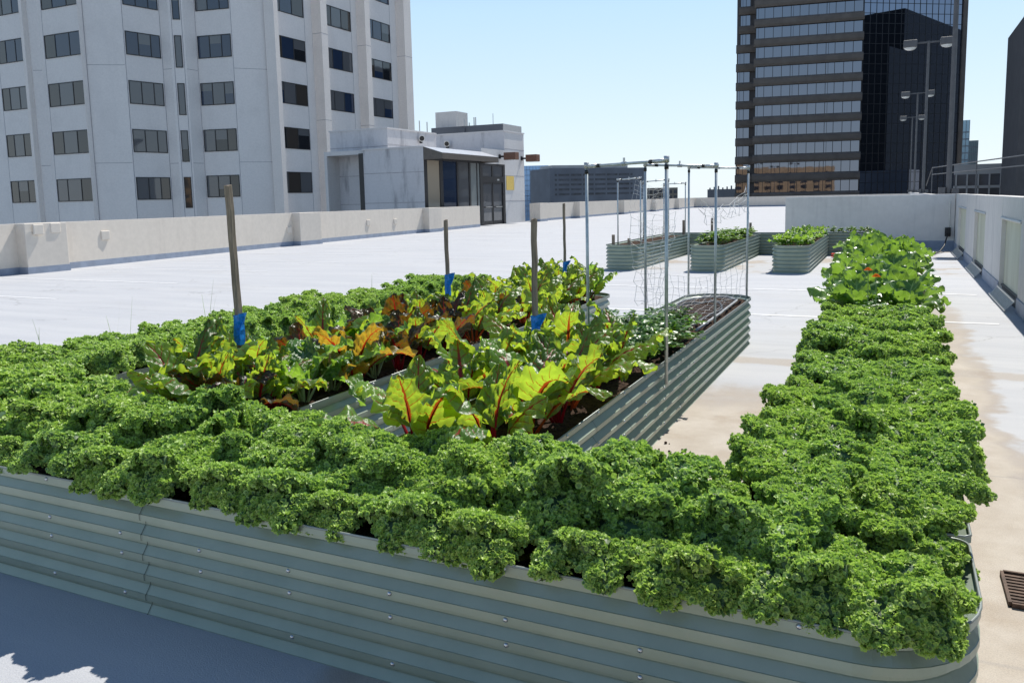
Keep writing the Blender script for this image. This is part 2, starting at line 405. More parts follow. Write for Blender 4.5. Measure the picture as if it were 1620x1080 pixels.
class FM:
    """foliage mesh: numpy grids joined into one mesh with leaf attributes"""
    def __init__(s): s.V = []; s.Q = []; s.A = []; s.T = []; s.n = 0
    def grid(s, P, st, tone):
        nu, nv = P.shape[:2]
        idx = np.arange(nu * nv).reshape(nu, nv)
        q = np.stack([idx[:-1, :-1], idx[1:, :-1], idx[1:, 1:], idx[:-1, 1:]], -1).reshape(-1, 4) + s.n
        s.V.append(P.reshape(-1, 3)); s.A.append(st.reshape(-1, 3)); s.T.append(np.broadcast_to(np.asarray(tone, float), (nu, nv)).reshape(-1)); s.Q.append(q); s.n += nu * nv
    def grids(s, P, st, tone):
        N, nu, nv = P.shape[:3]
        idx = np.arange(nu * nv).reshape(nu, nv)
        q = np.stack([idx[:-1, :-1], idx[1:, :-1], idx[1:, 1:], idx[:-1, 1:]], -1).reshape(1, -1, 4)
        q = (q + (np.arange(N) * nu * nv)[:, None, None]).reshape(-1, 4) + s.n
        s.V.append(P.reshape(-1, 3)); s.A.append(st.reshape(-1, 3)); s.T.append(np.repeat(tone, nu * nv)); s.Q.append(q); s.n += N * nu * nv
    def build(s, name, mat, parent=None, smooth=True):
        V = np.concatenate(s.V).astype(np.float32); Q = np.concatenate(s.Q).astype(np.int32)
        A = np.concatenate(s.A).astype(np.float32); T = np.concatenate(s.T).astype(np.float32)
        me = bpy.data.meshes.new(name)
        me.vertices.add(len(V)); me.vertices.foreach_set('co', V.ravel())
        me.loops.add(Q.size); me.loops.foreach_set('vertex_index', Q.ravel())
        me.polygons.add(len(Q)); me.polygons.foreach_set('loop_start', np.arange(0, Q.size, 4, dtype=np.int32))
        try: me.polygons.foreach_set('loop_total', np.full(len(Q), 4, dtype=np.int32))
        except Exception: pass
        me.update(calc_edges=True)
        me.polygons.foreach_set('use_smooth', np.full(len(Q), smooth))
        a = me.attributes.new('st', 'FLOAT_VECTOR', 'POINT'); a.data.foreach_set('vector', A.ravel())
        b = me.attributes.new('tone', 'FLOAT', 'POINT'); b.data.foreach_set('value', T)
        me.materials.append(mat)
        me.update()
        o = bpy.data.objects.new(name, me); COL.objects.link(o)
        if parent: o.parent = parent
        return o

def path_frame(L, e0, e1, n, power=1.3, sway=0.0):
    s = np.linspace(0, 1, n)
    e = e0 + (e1 - e0) * s ** power
    ds = L / (n - 1)
    x = np.concatenate([[0], np.cumsum(np.cos((e[:-1] + e[1:]) / 2)) * ds])
    z = np.concatenate([[0], np.cumsum(np.sin((e[:-1] + e[1:]) / 2)) * ds])
    y = sway * s ** 2
    return s, e, np.stack([x, y, z], -1)
def rotz(P, a):
    c, sn = math.cos(a), math.sin(a)
    Q = P.copy(); Q[..., 0] = P[..., 0] * c - P[..., 1] * sn; Q[..., 1] = P[..., 0] * sn + P[..., 1] * c
    return Q
def stalk(fm, mid, r0, r1, az, base, n=7):
    k = len(mid); T = np.gradient(mid, axis=0); T /= np.linalg.norm(T, axis=1)[:, None] + 1e-9
    S = np.array([0, 1.0, 0]); Nn = np.cross(T, S)
    rr = np.linspace(r0, r1, k)[:, None, None]
    an = np.linspace(0, 2 * PI, n)[None, :, None]
    P = mid[:, None] + rr * (np.cos(an) * S + np.sin(an) * 0.7 * Nn[:, None])
    P = rotz(P, az) + np.array(base)
    st = np.zeros_like(P); fm.grid(P, st, random.random())

# ================================================================== SETTING
deck = structure(MB().box(-24.4, 1.72, -4, 108, -1.2, 0).build('deck_floor', M['deck']))
city = structure(MB().box(-6000, 6000, -3000, 8000, -24, -22).build('city_ground', M['city']))
def line(x0, x1, y, w=0.1):
    o = structure(MB().box(x0, x1, y - w / 2, y + w / 2, 0.001, 0.004).build('parking_line', M['white_line'])); return o
for y, x0, x1 in [(9.47, -19.6, -13.7), (12.2, -19.7, -13.7), (15.0, -19.9, -13.7), (17.8, -20.1, -13.7), (20.6, -20.3, -13.7), (23.4, -20.5, -13.7), (29.0, -21, -14.5), (32, -21, -14.5), (35, -21, -14.5),
                  (11.03, -5.6, 1.2), (14.05, -5.6, 1.2), (9.45, -4.4, -2.6)]:
    line(x0, x1, y)

# ------------------------------------------------------------------ parapets and side walls
def poly_wall(name, pts, thick, z1, mat, label, side=1, flash=True, z0=0.0):
    """wall along a polyline; its deck face runs through pts, thickness goes to the left of travel (side=1)"""
    t = thing(name, label, 'wall', (0, 0, 0))
    b = MB(); f = MB()
    for i in range(len(pts) - 1):
        p, q = Vector(pts[i]), Vector(pts[i + 1]); d = (q - p).normalized(); nn = Vector((-d.y, d.x)) * side
        poly = [p, q, q + nn * thick, p + nn * thick]
        if side < 0: poly.reverse()
        b.prism([tuple(v) for v in poly], z0, z1)
        if flash:
            poly = [p - nn * 0.012, q - nn * 0.012, q, p]
            if side < 0: poly.reverse()
            f.prism([tuple(v) for v in poly], 0.0, 0.17)
    b.build('wall_body', mat, t)
    if flash: f.build('base_flashing', M['flashing'], t)
    return t
PARA = [(-19.2, 2.0), (-20.1, 12.5), (-21.15, 22.5), (-21.9, 32.0), (-22.75, 43.4)]
def para_x(pts, y):
    for (a, b), (c, d) in zip(pts, pts[1:]):
        if b <= y <= d: return a + (c - a) * (y - b) / (d - b)
def pilaster(wall, x, y, w, d, h):
    o = MB().box(x - 0.1, x + d, y - w / 2, y + w / 2, 0.0, h).build('pilaster', M['parapet'], wall, bevel=0.015)
    MB().box(x - 0.1, x + d + 0.012, y - w / 2 - 0.012, y + w / 2 + 0.012, 0.0, 0.17).build('pilaster_flashing', M['flashing'], o)
    return o
near_par = poly_wall('parapet_wall', PARA, 0.3, 1.27, M['parapet'], 'long cream concrete parapet on the left, running up to the glass doors of the rooftop lobby')
for y in (13.6, 25.5, 36.6): pilaster(near_par, para_x(PARA, y), y, 1.15 if y < 20 else 1.3, 0.42, 1.28)
b = MB()
for y, z in ((13.35, 1.12), (13.85, 1.14), (15.8, 0.85), (24.6, 0.62), (30.5, 0.7), (33, 0.68)):
    x = para_x(PARA, y) + (0.42 if y in (13.35, 13.85) else 0)
    b.box(x - 0.01, x + 0.05, y - 0.14, y + 0.14, z - 0.13, z + 0.13)
b.build('blank_plate', M['parapet'], near_par, bevel=0.02)
FARP = [(-23.3, 52.7), (-23.45, 78.0), (-23.9, 106.6)]
far_par = poly_wall('parapet_wall', FARP, 0.3, 1.3, M['parapet'], 'far stretch of cream parapet with pilasters, beyond the rooftop lobby')
for y in (53.4, 61.5, 73.5, 85.0, 96.0): pilaster(far_par, para_x(FARP, y), y, 1.3, 0.5, 1.31)
end_par = poly_wall('parapet_wall', [(-24.2, 106.8), (1.7, 106.8)], 0.3, 1.28, M['parapet'], 'cream parapet across the far end of the deck, below the dark office tower')

back = thing('side_wall', 'short grey concrete wall crossing behind the leafy end of the right planter', 'wall')
MB().box(-2.89, 1.49, 24.8, 25.05, 0, 1.5).build('wall_body', M['parapet_side'], back, bevel=0.012)
MB().box(-2.89, 1.49, 24.785, 24.8, 0, 0.24).build('base_flashing', M['flashing'], back)
# right-hand wall with openings closed by cream sheets over slotted drains
rw = thing('side_wall', 'grey concrete wall with cream panels along the right edge of the deck', 'wall')
PANELS = [(21.2, 23.6), (16.7, 18.9), (12.1, 14.2), (7.6, 9.7), (3.2, 5.3)]
b = MB()
ys = [25.05]
for a, c in PANELS: ys += [c, a]
ys += [-4.0]
for i in range(0, len(ys), 2): b.box(1.5, 1.72, ys[i + 1], ys[i], 0.0, 1.5)
for a, c in PANELS: b.box(1.503, 1.717, a, c, 1.2, 1.498)
b.box(1.5, 1.72, 25.05, 122, 0, 1.42)
b.build('wall_body', M['parapet_side'], rw)
for a, c in PANELS:
    pb = MB(); n = 16
    vs = []
    for i in range(n * 2 + 1):
        y = a + (c - a) * i / (2 * n); vs.append((1.565 + (0.006 if i % 2 else -0.006), y))
    for p, q in zip(vs, vs[1:]): pb.quad((*p, 0.16), (*q, 0.16), (*q, 1.16), (*p, 1.16))
    po = pb.build('cream_panel', M['panel_cream'], rw)
    MB().tube([(1.50, a - 0.05, 1.175), (1.50, c + 0.05, 1.175)], 0.022, 8).build('top_rail', M['fitting'], po)
    gb = MB(); y = a
    while y < c:
        gb.box(1.535, 1.56, y, y + 0.05, 0.0, 0.16); y += 0.105
    gb.box(1.53, 1.575, a, c, 0.15, 0.175)
    gb.build('drain_slot', M['lamp_grey'], po)
    sg = MB(); y = a + 0.1
    while y < c - 0.1:
        sg.add([(1.485, y, 0.15), (1.38, y, 0.03), (1.38, y + 0.04, 0.03), (1.485, y + 0.04, 0.15), (1.485, y, 0.135), (1.38, y, 0.015), (1.38, y + 0.04, 0.015), (1.485, y + 0.04, 0.135)],
               [(0, 1, 2, 3), (7, 6, 5, 4), (0, 4, 5, 1), (3, 2, 6, 7), (1, 5, 6, 2), (0, 3, 7, 4)]); y += 0.11
    sg.box(1.368, 1.38, a + 0.05, c - 0.05, 0.005, 0.035).box(1.47, 1.484, a + 0.05, c - 0.05, 0.13, 0.155)
    sg.build('scupper_grate', M['fitting'], po)
b = MB(); ys2 = [24.8] + [v for a, c in PANELS for v in (c, a)] + [-4.0]
for i in range(0, len(ys2), 2): b.box(1.485, 1.5, ys2[i + 1], ys2[i], 0, 0.2)
b.build('base_flashing', M['flashing'], rw)

# outlet box with a black cord, orange cord, drain
o = thing('outlet_box', 'small black outlet box low on the grey wall with a cord hanging to the floor', 'outlet', (1.33, 24.78, 0))
MB().box(-0.07, 0.07, -0.09, 0.0, 0.36, 0.60).build('box_body', M['black'], o, bevel=0.01)
MB().box(-0.045, 0.045, -0.14, -0.09, 0.42, 0.55).build('plug', M['black'], o, bevel=0.01)
MB().tube([(0, -0.12, 0.44), (-0.02, -0.2, 0.36), (-0.06, -0.5, 0.28), (-0.12, -1.0, 0.16), (-0.25, -1.6, 0.04), (-0.45, -2.3, 0.014), (-0.8, -2.9, 0.012), (-1.15, -3.1, 0.012)], 0.018, 7).build('cord', M['black'], o, smooth=True)
MB().tube([(0.03, -0.02, 0.58), (0.03, -0.03, 1.0), (0.03, -0.02, 1.3)], 0.014, 6).build('conduit', M['fitting'], o)
rnd = random.Random(4)
pts = []
for i in range(60):
    a = i * 0.62
    pts.append((-1.08 + 0.3 * math.cos(a) * (0.6 + 0.4 * math.sin(i * 0.37)) , 21.4 + 0.2 * math.sin(a) * (0.7 + 0.3 * math.cos(i * 0.21)), 0.02 + 0.0012 * i + 0.012 * abs(math.sin(i))))
tag(MB().tube(pts, 0.016, 6).build('extension_cord', M['orange'], smooth=True), 'orange cord coiled on the deck between the far planters', 'cord')
dg = thing('drain_grate', 'rusty slotted floor drain at the right edge beside the kale planter', 'drain', (0.66, 3.56, 0)); dg.scale = (0.8, 0.8, 1)
b = MB()
for i in range(9): b.box(-0.21, 0.21, -0.165 + i * 0.037, -0.165 + i * 0.037 + 0.018, 0.004, 0.018)
for sx in (-0.225, 0.21): b.box(sx, sx + 0.015, -0.18, 0.18, 0.003, 0.02)
b.box(-0.21, 0.21, -0.195, -0.18, 0.003, 0.02); b.box(-0.21, 0.21, 0.18, 0.195, 0.003, 0.02)
b.build('slotted_cover', M['rust'], dg)
MB().box(-0.22, 0.22, -0.19, 0.19, 0.001, 0.003).build('pit_shade', M['black'], dg)  # flat black sheet, its colour stands in for shade below the slots

# ------------------------------------------------------------------ rooftop lobby
lob = thing('rooftop_lobby', 'weathered white stair and lift lobby with dark glass doors behind the parapet', 'building', (-27, 45, 0))
def lp(mb, name, mat, parent=lob, **k):
    o = mb.build(name, mat, parent, **k); o.matrix_parent_inverse = Matrix.Translation((-27, -(-45) * -1, 0)) if False else Matrix.Identity(4)
    return o
lob.location = (0, 0, 0)
XF = -23.9
low = lp(MB().box(-28.0, XF - 0.02, 39.0, 39.25, 0, 4.62), 'low_front_wall', M['stair_wall'])
lp(MB().box(-28.05, XF, 38.95, 39.3, 4.62, 4.70), 'low_coping', M['stair_wall_clean'])
lp(MB().box(-28.3, -28.003, 38.97, 39.2, 0, 4.45), 'expansion_gap', M['frame_dark'])
lp(MB().box(-31.4, -27.2, 40.4, 46.0, 0, 5.92), 'lift_block', M['stair_wall'])
lp(MB().box(-31.45, -27.15, 40.35, 46.0, 5.92, 6.0), 'lift_coping', M['stair_wall_clean'])
lp(MB().box(-31.0, XF, 49.4, 52.55, 0, 6.16), 'stair_block', M['stair_wall_clean'])
lp(MB().box(-31.05, XF - 0.002, 49.37, 49.398, 4.9, 6.16), 'stained_face', M['stair_wall'])
lp(MB().box(-31.05, XF + 0.05, 49.33, 52.6, 6.16, 6.24), 'stair_coping', M['stair_wall_clean'])
lp(MB().box(-31.0, XF - 0.06, 39.25, 49.4, 4.42, 4.66), 'lobby_roof', M['stair_wall_clean'])
lp(MB().box(XF - 0.06, XF, 46.05, 49.39, 3.95, 4.9), 'door_lintel', M['stair_wall_clean'])
lp(MB().box(-31.0, -30.8, 39.25, 49.4, 0, 4.42), 'rear_wall', M['stair_wall_clean'])
for z in (1.55, 3.25): MB().box(-28.0, XF - 0.02, 38.992, 39.0, z, z + 0.035).build('panel_joint', M['joint'], low)
for z in (1.5, 3.2, 4.9): lp(MB().box(-31.4, -27.2, 40.392, 40.4, z, z + 0.035), 'panel_joint', M['joint'])
for z in (1.5, 3.2, 5.0): lp(MB().box(XF, XF + 0.008, 49.4, 52.55, z, z + 0.035), 'panel_joint', M['joint'])
lp(MB().box(-27.2, -27.192, 40.4, 46, 5.0, 5.03), 'panel_joint', M['joint'])
st = lp(MB().box(XF - 0.14, XF, 39.02, 46.0, 0, 0.12).box(XF - 0.14, XF, 39.02, 46.0, 3.92, 4.42).box(XF - 0.14, XF, 39.02, 39.35, 0.12, 3.92).box(XF - 0.14, XF, 40.75, 41.1, 0.12, 3.92)
        .box(XF - 0.14, XF, 42.75, 42.95, 0.12, 3.92).box(XF - 0.14, XF, 44.3, 44.5, 0.12, 3.92).box(XF - 0.14, XF, 45.75, 46.0, 0.12, 3.92).box(XF - 0.12, XF - 0.02, 45.35, 45.45, 0.12, 3.92), 'storefront_frame', M['frame_dark'])
for y0, y1, m in ((39.35, 40.75, 'glass_beige'), (41.1, 42.75, 'glass_navy'), (42.95, 44.3, 'glass_blind'), (44.5, 45.35, 'glass_pale'), (45.45, 45.75, 'glass_pale')):
    if m not in M: M[m] = glass(m, {'glass_beige': (0.36, 0.31, 0.24), 'glass_pale': (0.22, 0.24, 0.24)}[m], 0.05)
    MB().box(XF - 0.09, XF - 0.05, y0, y1, 0.12, 3.92).build('shop_pane', M[m], st)
dr = lp(MB().box(XF - 0.14, XF, 46.0, 46.15, 0.0, 3.95).box(XF - 0.14, XF, 49.05, 49.39, 0.0, 3.95).box(XF - 0.14, XF, 46.15, 49.05, 2.75, 3.12).box(XF - 0.14, XF, 46.15, 49.05, 3.82, 3.95).box(XF - 0.14, XF, 47.45, 47.65, 3.12, 3.82), 'door_frame', M['frame_dark'])
for y0, y1 in ((46.15, 47.55), (47.6, 49.05)):
    d = MB().box(XF - 0.11, XF - 0.05, y0, y0 + 0.1, 0.03, 2.74).box(XF - 0.11, XF - 0.05, y1 - 0.1, y1, 0.03, 2.74).box(XF - 0.11, XF - 0.05, y0 + 0.1, y1 - 0.1, 0.03, 0.25).box(XF - 0.11, XF - 0.05, y0 + 0.1, y1 - 0.1, 1.1, 1.2).box(XF - 0.11, XF - 0.05, y0 + 0.1, y1 - 0.1, 2.62, 2.74).build('door_leaf', M['frame_dark'], lob)
    MB().box(XF - 0.09, XF - 0.07, y0 + 0.1, y1 - 0.1, 0.25, 1.1).box(XF - 0.09, XF - 0.07, y0 + 0.1, y1 - 0.1, 1.2, 2.62).build('door_glass', M['glass_blind'], d)
    MB().box(XF - 0.05, XF + 0.02, y0 + 0.3, y1 - 0.2, 1.13, 1.17).build('push_bar', M['fitting'], d)
MB().box(XF - 0.09, XF - 0.05, 46.15, 47.45, 3.12, 3.82).box(XF - 0.09, XF - 0.05, 47.65, 49.05, 3.12, 3.82).build('transom_pane', M['glass_blind'], dr)
MB().box(XF - 0.05, XF + 0.003, 48.2, 48.5, 2.87, 2.98).build('operator_label', M['fitting'], dr)
# canopy: sloping sheet, triangular ends, fascia
cz0, cz1, cx = 4.66, 4.28, XF + 1.2
cb = MB()
cb.add([(XF, 39.0, cz0), (cx, 39.0, cz1), (cx, 46.0, cz1), (XF, 46.0, cz0), (XF, 39.0, cz0 - 0.02), (cx, 39.0, cz1 - 0.02), (cx, 46.0, cz1 - 0.02), (XF, 46.0, cz0 - 0.02)],
       [(0, 1, 2, 3), (7, 6, 5, 4), (0, 4, 5, 1), (3, 2, 6, 7), (1, 5, 6, 2), (0, 3, 7, 4)])
can = cb.build('canopy', M['canopy_top'], lob)
cf = MB().box(cx - 0.05, cx + 0.01, 39.0, 46.0, cz1 - 0.34, cz1 - 0.021)
for y0, y1 in ((39.0, 39.06), (45.94, 46.0)):
    vs = [(XF, y0, 3.93), (cx - 0.05, y0, cz1 - 0.34), (cx - 0.05, y0, cz1 - 0.01), (XF, y0, cz0 - 0.025), (XF, y1, 3.93), (cx - 0.05, y1, cz1 - 0.34), (cx - 0.05, y1, cz1 - 0.01), (XF, y1, cz0 - 0.025)]
    cf.add(vs, [(0, 1, 2, 3), (7, 6, 5, 4), (0, 4, 5, 1), (3, 2, 6, 7), (1, 5, 6, 2), (0, 3, 7, 4)])
cf.build('canopy_fascia', M['canopy'], can)
def wall_lamp(label, y):
    t = thing('wall_lamp', label, 'lamp', (XF, y, 4.45), 'brown box lamps on the lobby wall')
    MB().box(0.45, 1.3, -0.3, 0.3, -0.24, 0.24).build('lamp_housing', M['brown_lamp'], t, bevel=0.02)
    MB().box(0.5, 1.25, -0.26, 0.26, -0.262, -0.242).build('lamp_lens', M['lens'], t)
    MB().box(0.005, 0.5, -0.05, 0.05, -0.06, 0.06).box(0.003, 0.06, -0.12, 0.12, -0.14, 0.14).build('bracket', M['black'], t)
wall_lamp('brown box lamp sticking out above the glass lobby doors', 48.6)
wall_lamp('brown box lamp at the outer corner of the lobby, past the doors', 52.1)
tag(MB().box(XF + 0.012, XF + 0.03, 49.55, 50.75, 2.25, 3.2).build('wall_sign', M['yellow']), 'blank yellow square sign on the white wall right of the lobby doors', 'sign')
tag(MB().box(XF + 0.003, XF + 0.02, 46.1, 46.6, 4.0, 4.38).build('wall_sign', M['yellow']), 'small faded yellow patch above the left door leaf under the lobby roof', 'sign')
def flood(label, loc, d):
    t = thing('flood_light', label, 'lamp', loc, 'flood lights on the lobby roof')
    b = MB().tube([(0, 0, 0), (d[0] * 0.16, d[1] * 0.16, -0.03)], [0.09, 0.2], 12); b.build('lamp_head', M['fitting'], t)
    MB().tube([(d[0] * 0.165, d[1] * 0.165, -0.031), (d[0] * 0.17, d[1] * 0.17, -0.032)], 0.16, 12).build('lens', M['black'], t)
    MB().box(-0.07, 0.07, -0.07, 0.07, -0.32, -0.08).build('bracket', M['black'], t)
flood('round flood light high on the lift block of the lobby', (-27.05, 43.9, 5.55), (0.8, -0.6))
flood('round flood light on the stained wall above the lobby canopy', (-28.2, 49.2, 5.55), (0.3, -0.95))

# ------------------------------------------------------------------ buildings
def facade(P0, P1):
    u = Vector((P1[0] - P0[0], P1[1] - P0[1])); L = u.length; u /= L
    return (P0, (u.x, u.y), (u.y, -u.x), L)      # outward normal to the right of travel
wt = thing('office_tower', 'pale stepped concrete office tower with dark window groups on the left', 'building')
plan = [(-80, 36), (-63.4, 36), (-63.4, 43.2), (-56.4, 43.2), (-54.0, 45.0), (-53.5, 48.0), (-51.7, 49.9), (-48.4, 50.4), (-46.4, 52.6), (-46.4, 72.6), (-80, 72.6)]
plan = [(-80, 42.8), (-62.0, 42.8), (-61.4, 43.2), (-56.4, 43.3), (-54.1, 44.9), (-53.4, 47.9), (-52.6, 48.05), (-51.75, 48.75), (-51.65, 49.8), (-48.4, 50.45), (-46.5, 52.5), (-46.5, 73.2), (-80, 73.2)]
MB().prism(plan, -22, 31).build('wall', M['tower_white'], wt)
rngw = random.Random(11)
GM = ['glass_navy', 'glass_blind', 'glass_brown', 'glass_dark']
def tower_window(fc, a0, a1, z0, z1, nsec, row):
    o, u, n, L = fc
    f = MB(); w = 0.06
    f.obox(o, u, n, a0, a1, 0.0, 0.05, z0, z0 + w).obox(o, u, n, a0, a1, 0.0, 0.05, z1 - w, z1)
    f.obox(o, u, n, a0, a0 + w, 0.0, 0.05, z0 + w, z1 - w).obox(o, u, n, a1 - w, a1, 0.0, 0.05, z0 + w, z1 - w)
    cuts = [a0 + w] + ([] if nsec == 1 else [a0 + (a1 - a0) * k for k in ((0.28, 0.64) if nsec == 3 else (0.36, 0.72))]) + [a1 - w]
    for c in cuts[1:-1]: f.obox(o, u, n, c - 0.03, c + 0.03, 0.0, 0.05, z0 + w, z1 - w)
    fo = f.build('window', M['frame_dark'], wt)
    p = MB(); P = lambda a, z: (o[0] + u[0] * a + n[0] * 0.02, o[1] + u[1] * a + n[1] * 0.02, z)
    base = 1 if row <= 1 else 0
    blind = rngw.random()
    for k, (c, d) in enumerate(zip(cuts, cuts[1:])):
        g = rngw.random()
        if nsec == 3 and k == rngw.choice((0, 2)) : mi = 2 if g < 0.7 else 3
        elif row <= 1: mi = 1 if g < 0.55 else (2 if g < 0.8 else 3)
        elif row == 2: mi = 1 if g < 0.6 else 0
        else: mi = 0 if g < 0.7 else 1
        if rngw.random() < 0.4 and mi in (0, 3):
            zm = z0 + (z1 - z0) * rngw.uniform(0.35, 0.7)
            p.quad(P(c, z0 + w), P(d, z0 + w), P(d, zm), P(c, zm), mi); p.quad(P(c, zm), P(d, zm), P(d, z1 - w), P(c, z1 - w), 1)
        else:
            p.quad(P(c, z0 + w), P(d, z0 + w), P(d, z1 - w), P(c, z1 - w), mi)
    p.build('pane', [M[g] for g in GM], fo)
F = [facade(plan[i], plan[i + 1]) for i in range(len(plan) - 1)]
joints = MB()
bays = [(F[0], [(14.0, 17.4)], 3), (F[2], [(0.55, 4.95)], 3), (F[4], [(0.15, 2.95)], 2), (F[6], [(0.30, 0.85)], 1), (F[8], [(0.15, 3.2)], 2), (F[10], [(0.35, 4.5), (7.15, 11.2), (13.6, 17.7)], 3)]
for fc, spans, nsec in bays:
    for a0, a1 in spans:
        for k in range(0, 7):
            dz = 0.35 if fc is F[10] else (0.1 if fc is F[8] else 0.0)
            zt = 4.0 + 3.72 * k + dz
            tower_window(fc, a0, a1, zt - (2.5 if nsec == 1 else 1.78), zt, nsec, k)
        for a in (a0 - 0.1, a1 + 0.1):
            joints.obox(fc[0], fc[1], fc[2], a - 0.02, a + 0.02, 0.0, 0.006, -2, 31)
for fc in F[:11]:
    for z in (8.75, 17.0 + 3.3, 27.5):
        pass
for i in (1, 3, 5, 7, 9):
    o_, u_, n_, L_ = F[i]
    for z in (5.1, 12.55, 20.0, 27.4): joints.obox(o_, u_, n_, 0.02, L_ - 0.02, 0.0, 0.006, z, z + 0.035)
joints.build('panel_joint', M['joint'], wt)
pier = MB(); ob, ub, nb, Lb = F[10]
for a0, a1 in ((-0.35, 0.15), (5.6, 6.45), (12.15, 12.95), (18.9, 20.2)):
    pier.obox(ob, ub, nb, a0, a1, 0.002, 1.0, -22, 31.2)
for fi, a, w in ((2, 5.03, 0.35), (0, 17.55, 0.35)):
    o_, u_, n_, L_ = F[fi]; pier.obox(o_, u_, n_, a, min(a + w, L_ - 0.01), 0.002, 0.4, -22, 31.2)
pier.build('pier', M['tower_pier'], wt)
pj = MB()
for a0, a1 in ((5.6, 6.45), (12.15, 12.95), (18.9, 20.2)):
    for z in (8.9, 16.3, 23.8): pj.obox(ob, ub, nb, a0 - 0.006, a1 + 0.006, 0.01, 1.006, z, z + 0.035)
pj.build('pier_joint', M['joint'], wt)

# dark banded tower with a glass curtain wall
bt = thing('office_tower', 'dark brown banded office tower with a black glass side on the right', 'building')
A, Bc, Cc = (-26.9, 174.9), (-6.9, 178.3), (11.0, 190.7)
W0, W1 = (-31.9, 180.0), (-27.6, 180.75)
core = [(-31.7, 180.6), (-27.5, 181.0), (-27.0, 175.4), (-7.3, 178.8), (10.5, 191.2), (4, 230), (-34, 225)]
MB().prism(core, -22, 60).build('core_wall', M['dark_brown_wall'], bt)
fl, fr, fwg = facade(A, Bc), facade(Bc, Cc), facade(W0, W1)
for k in range(-1, 14):
    zt = 4.1 + 3.9 * k; zb = zt - 2.25
    for fc, nm, npan in ((fl, 'window_strip', 12), (fwg, 'window_strip', 3)):
        o_, u_, n_, L_ = fc
        inset = 0.5 if fc is fwg else 0.0
        if fc is fwg and k > 7: a0_, a1_ = 1.0, L_
        else: a0_, a1_ = inset, L_
        P = lambda a, z, bb=-0.35: (o_[0] + u_[0] * a + n_[0] * bb, o_[1] + u_[1] * a + n_[1] * bb, z)
        s = MB().quad(P(a0_, zb), P(a1_, zb), P(a1_, zt), P(a0_, zt)).build(nm, M['glass_mirror'], bt)
        m = MB()
        for i in range(npan + 1):
            a = a0_ + (a1_ - a0_) * i / npan; m.obox(o_, u_, n_, a - 0.05, a + 0.05, -0.34, -0.28, zb, zt)
            if i < npan and i % 4 == 0: m.obox(o_, u_, n_, a + 0.42, a + 0.48, -0.34, -0.29, zb, zt)
        m.obox(o_, u_, n_, a0_ - 0.05, a1_ + 0.05, -0.345, -0.275, zb - 0.02, zb + 0.05).obox(o_, u_, n_, a0_ - 0.05, a1_ + 0.05, -0.345, -0.275, zt - 0.05, zt + 0.02)
        m.build('mullion_frame', M['frame_dark'], s)
        # spandrel band above the strip, with a sloped top
        q = MB(); z0, z1 = zt, zt + 1.65; e0, e1 = a0_ - 0.35, a1_ + 0.15
        prof = [(-0.5, z0), (0.25, z0), (0.45, z0 + 0.45), (0.45, z1 - 0.35), (0.15, z1), (-0.5, z1)]
        vs = [P(e0, z, bb) for bb, z in prof] + [P(e1, z, bb) for bb, z in prof]; kk = len(prof)
        q.add(vs, [(i, i + kk, (i + 1) % kk + kk, (i + 1) % kk) for i in range(kk)] + [tuple(range(kk)), tuple(range(2 * kk - 1, kk - 1, -1))])
        q.build('spandrel_band', M['band_brown'], bt)
o_, u_, n_, L_ = fr
P = lambda a, z, bb=0.0: (o_[0] + u_[0] * a + n_[0] * bb, o_[1] + u_[1] * a + n_[1] * bb, z)
cw = MB().quad(P(0.1, -22), P(L_, -22), P(L_, 60), P(0.1, 60)).build('curtain_wall', M['glass_curtain'], bt)
m = MB()
for i in range(17): a = 0.1 + (L_ - 0.1) * i / 16; m.obox(o_, u_, n_, a - 0.05, a + 0.05, 0.003, 0.06, -22, 60)
for k in range(42): z = -20 + 1.95 * k; m.obox(o_, u_, n_, 0.1, L_, 0.003, 0.055, z - 0.05, z + 0.05)
m.build('mullion_grid', M['frame_dark'], cw)
MB().obox(o_, u_, n_, L_, L_ + 0.9, -1.0, 0.35, -22, 60).build('edge_pier', M['band_brown'], bt)

# dark building cut by the right edge, and the taller block behind it that the glass mirrors
rb = thing('office_block', 'dark brown office building with deep window slots at the right edge', 'building')
MB().prism([(14.6, 128.6), (15.5, 126), (52, 126), (52, 146), (14.6, 146)], -22, 24.2).build('wall', M['dark_brown_wall'], rb)
for k in range(7):
    z = 2.2 + 3.3 * k
    MB().box(16.2, 52, 125.2, 126, z + 1.5, z + 3.1).build('floor_band', M['dark_brown_wall'], rb)
    wo = MB().box(16.2, 52, 125.9, 125.98, z, z + 1.5).build('window_strip', M['glass_dark'], rb)
    MB().box(17.3, 18.1, 125.8, 125.89, z + 0.1, z + 1.4).box(19.6, 21.6, 125.8, 125.89, z + 0.1, z + 1.4).build('white_blind', M['pale_block'], wo)
MB().prism([(20, 150), (130, 150), (130, 173), (20, 173)], -22, 34).prism([(31, 152), (130, 152), (130, 172), (31, 172)], 34, 44).build('rear_block', plain('black_cladding', (0.008, 0.008, 0.010), 0.5), rb)
# tan block behind the camera, seen only as a reflection
tb = thing('office_block', 'sunlit tan office building mirrored in the lowest windows of the dark tower', 'building')
b = MB().box(-20, 80, -170, -150, -22, 17)
b.box(-20, 30, -170, -150, 17, 21)
b.build('wall', M['tan_wall'], tb)
b = MB()
for k in range(9):
    for i in range(14): b.box(-16 + i * 7, -12.5 + i * 7, -150, -149.9, -18 + 3.7 * k, -16 + 3.7 * k)
b.build('window_group', M['dark_window'], tb)

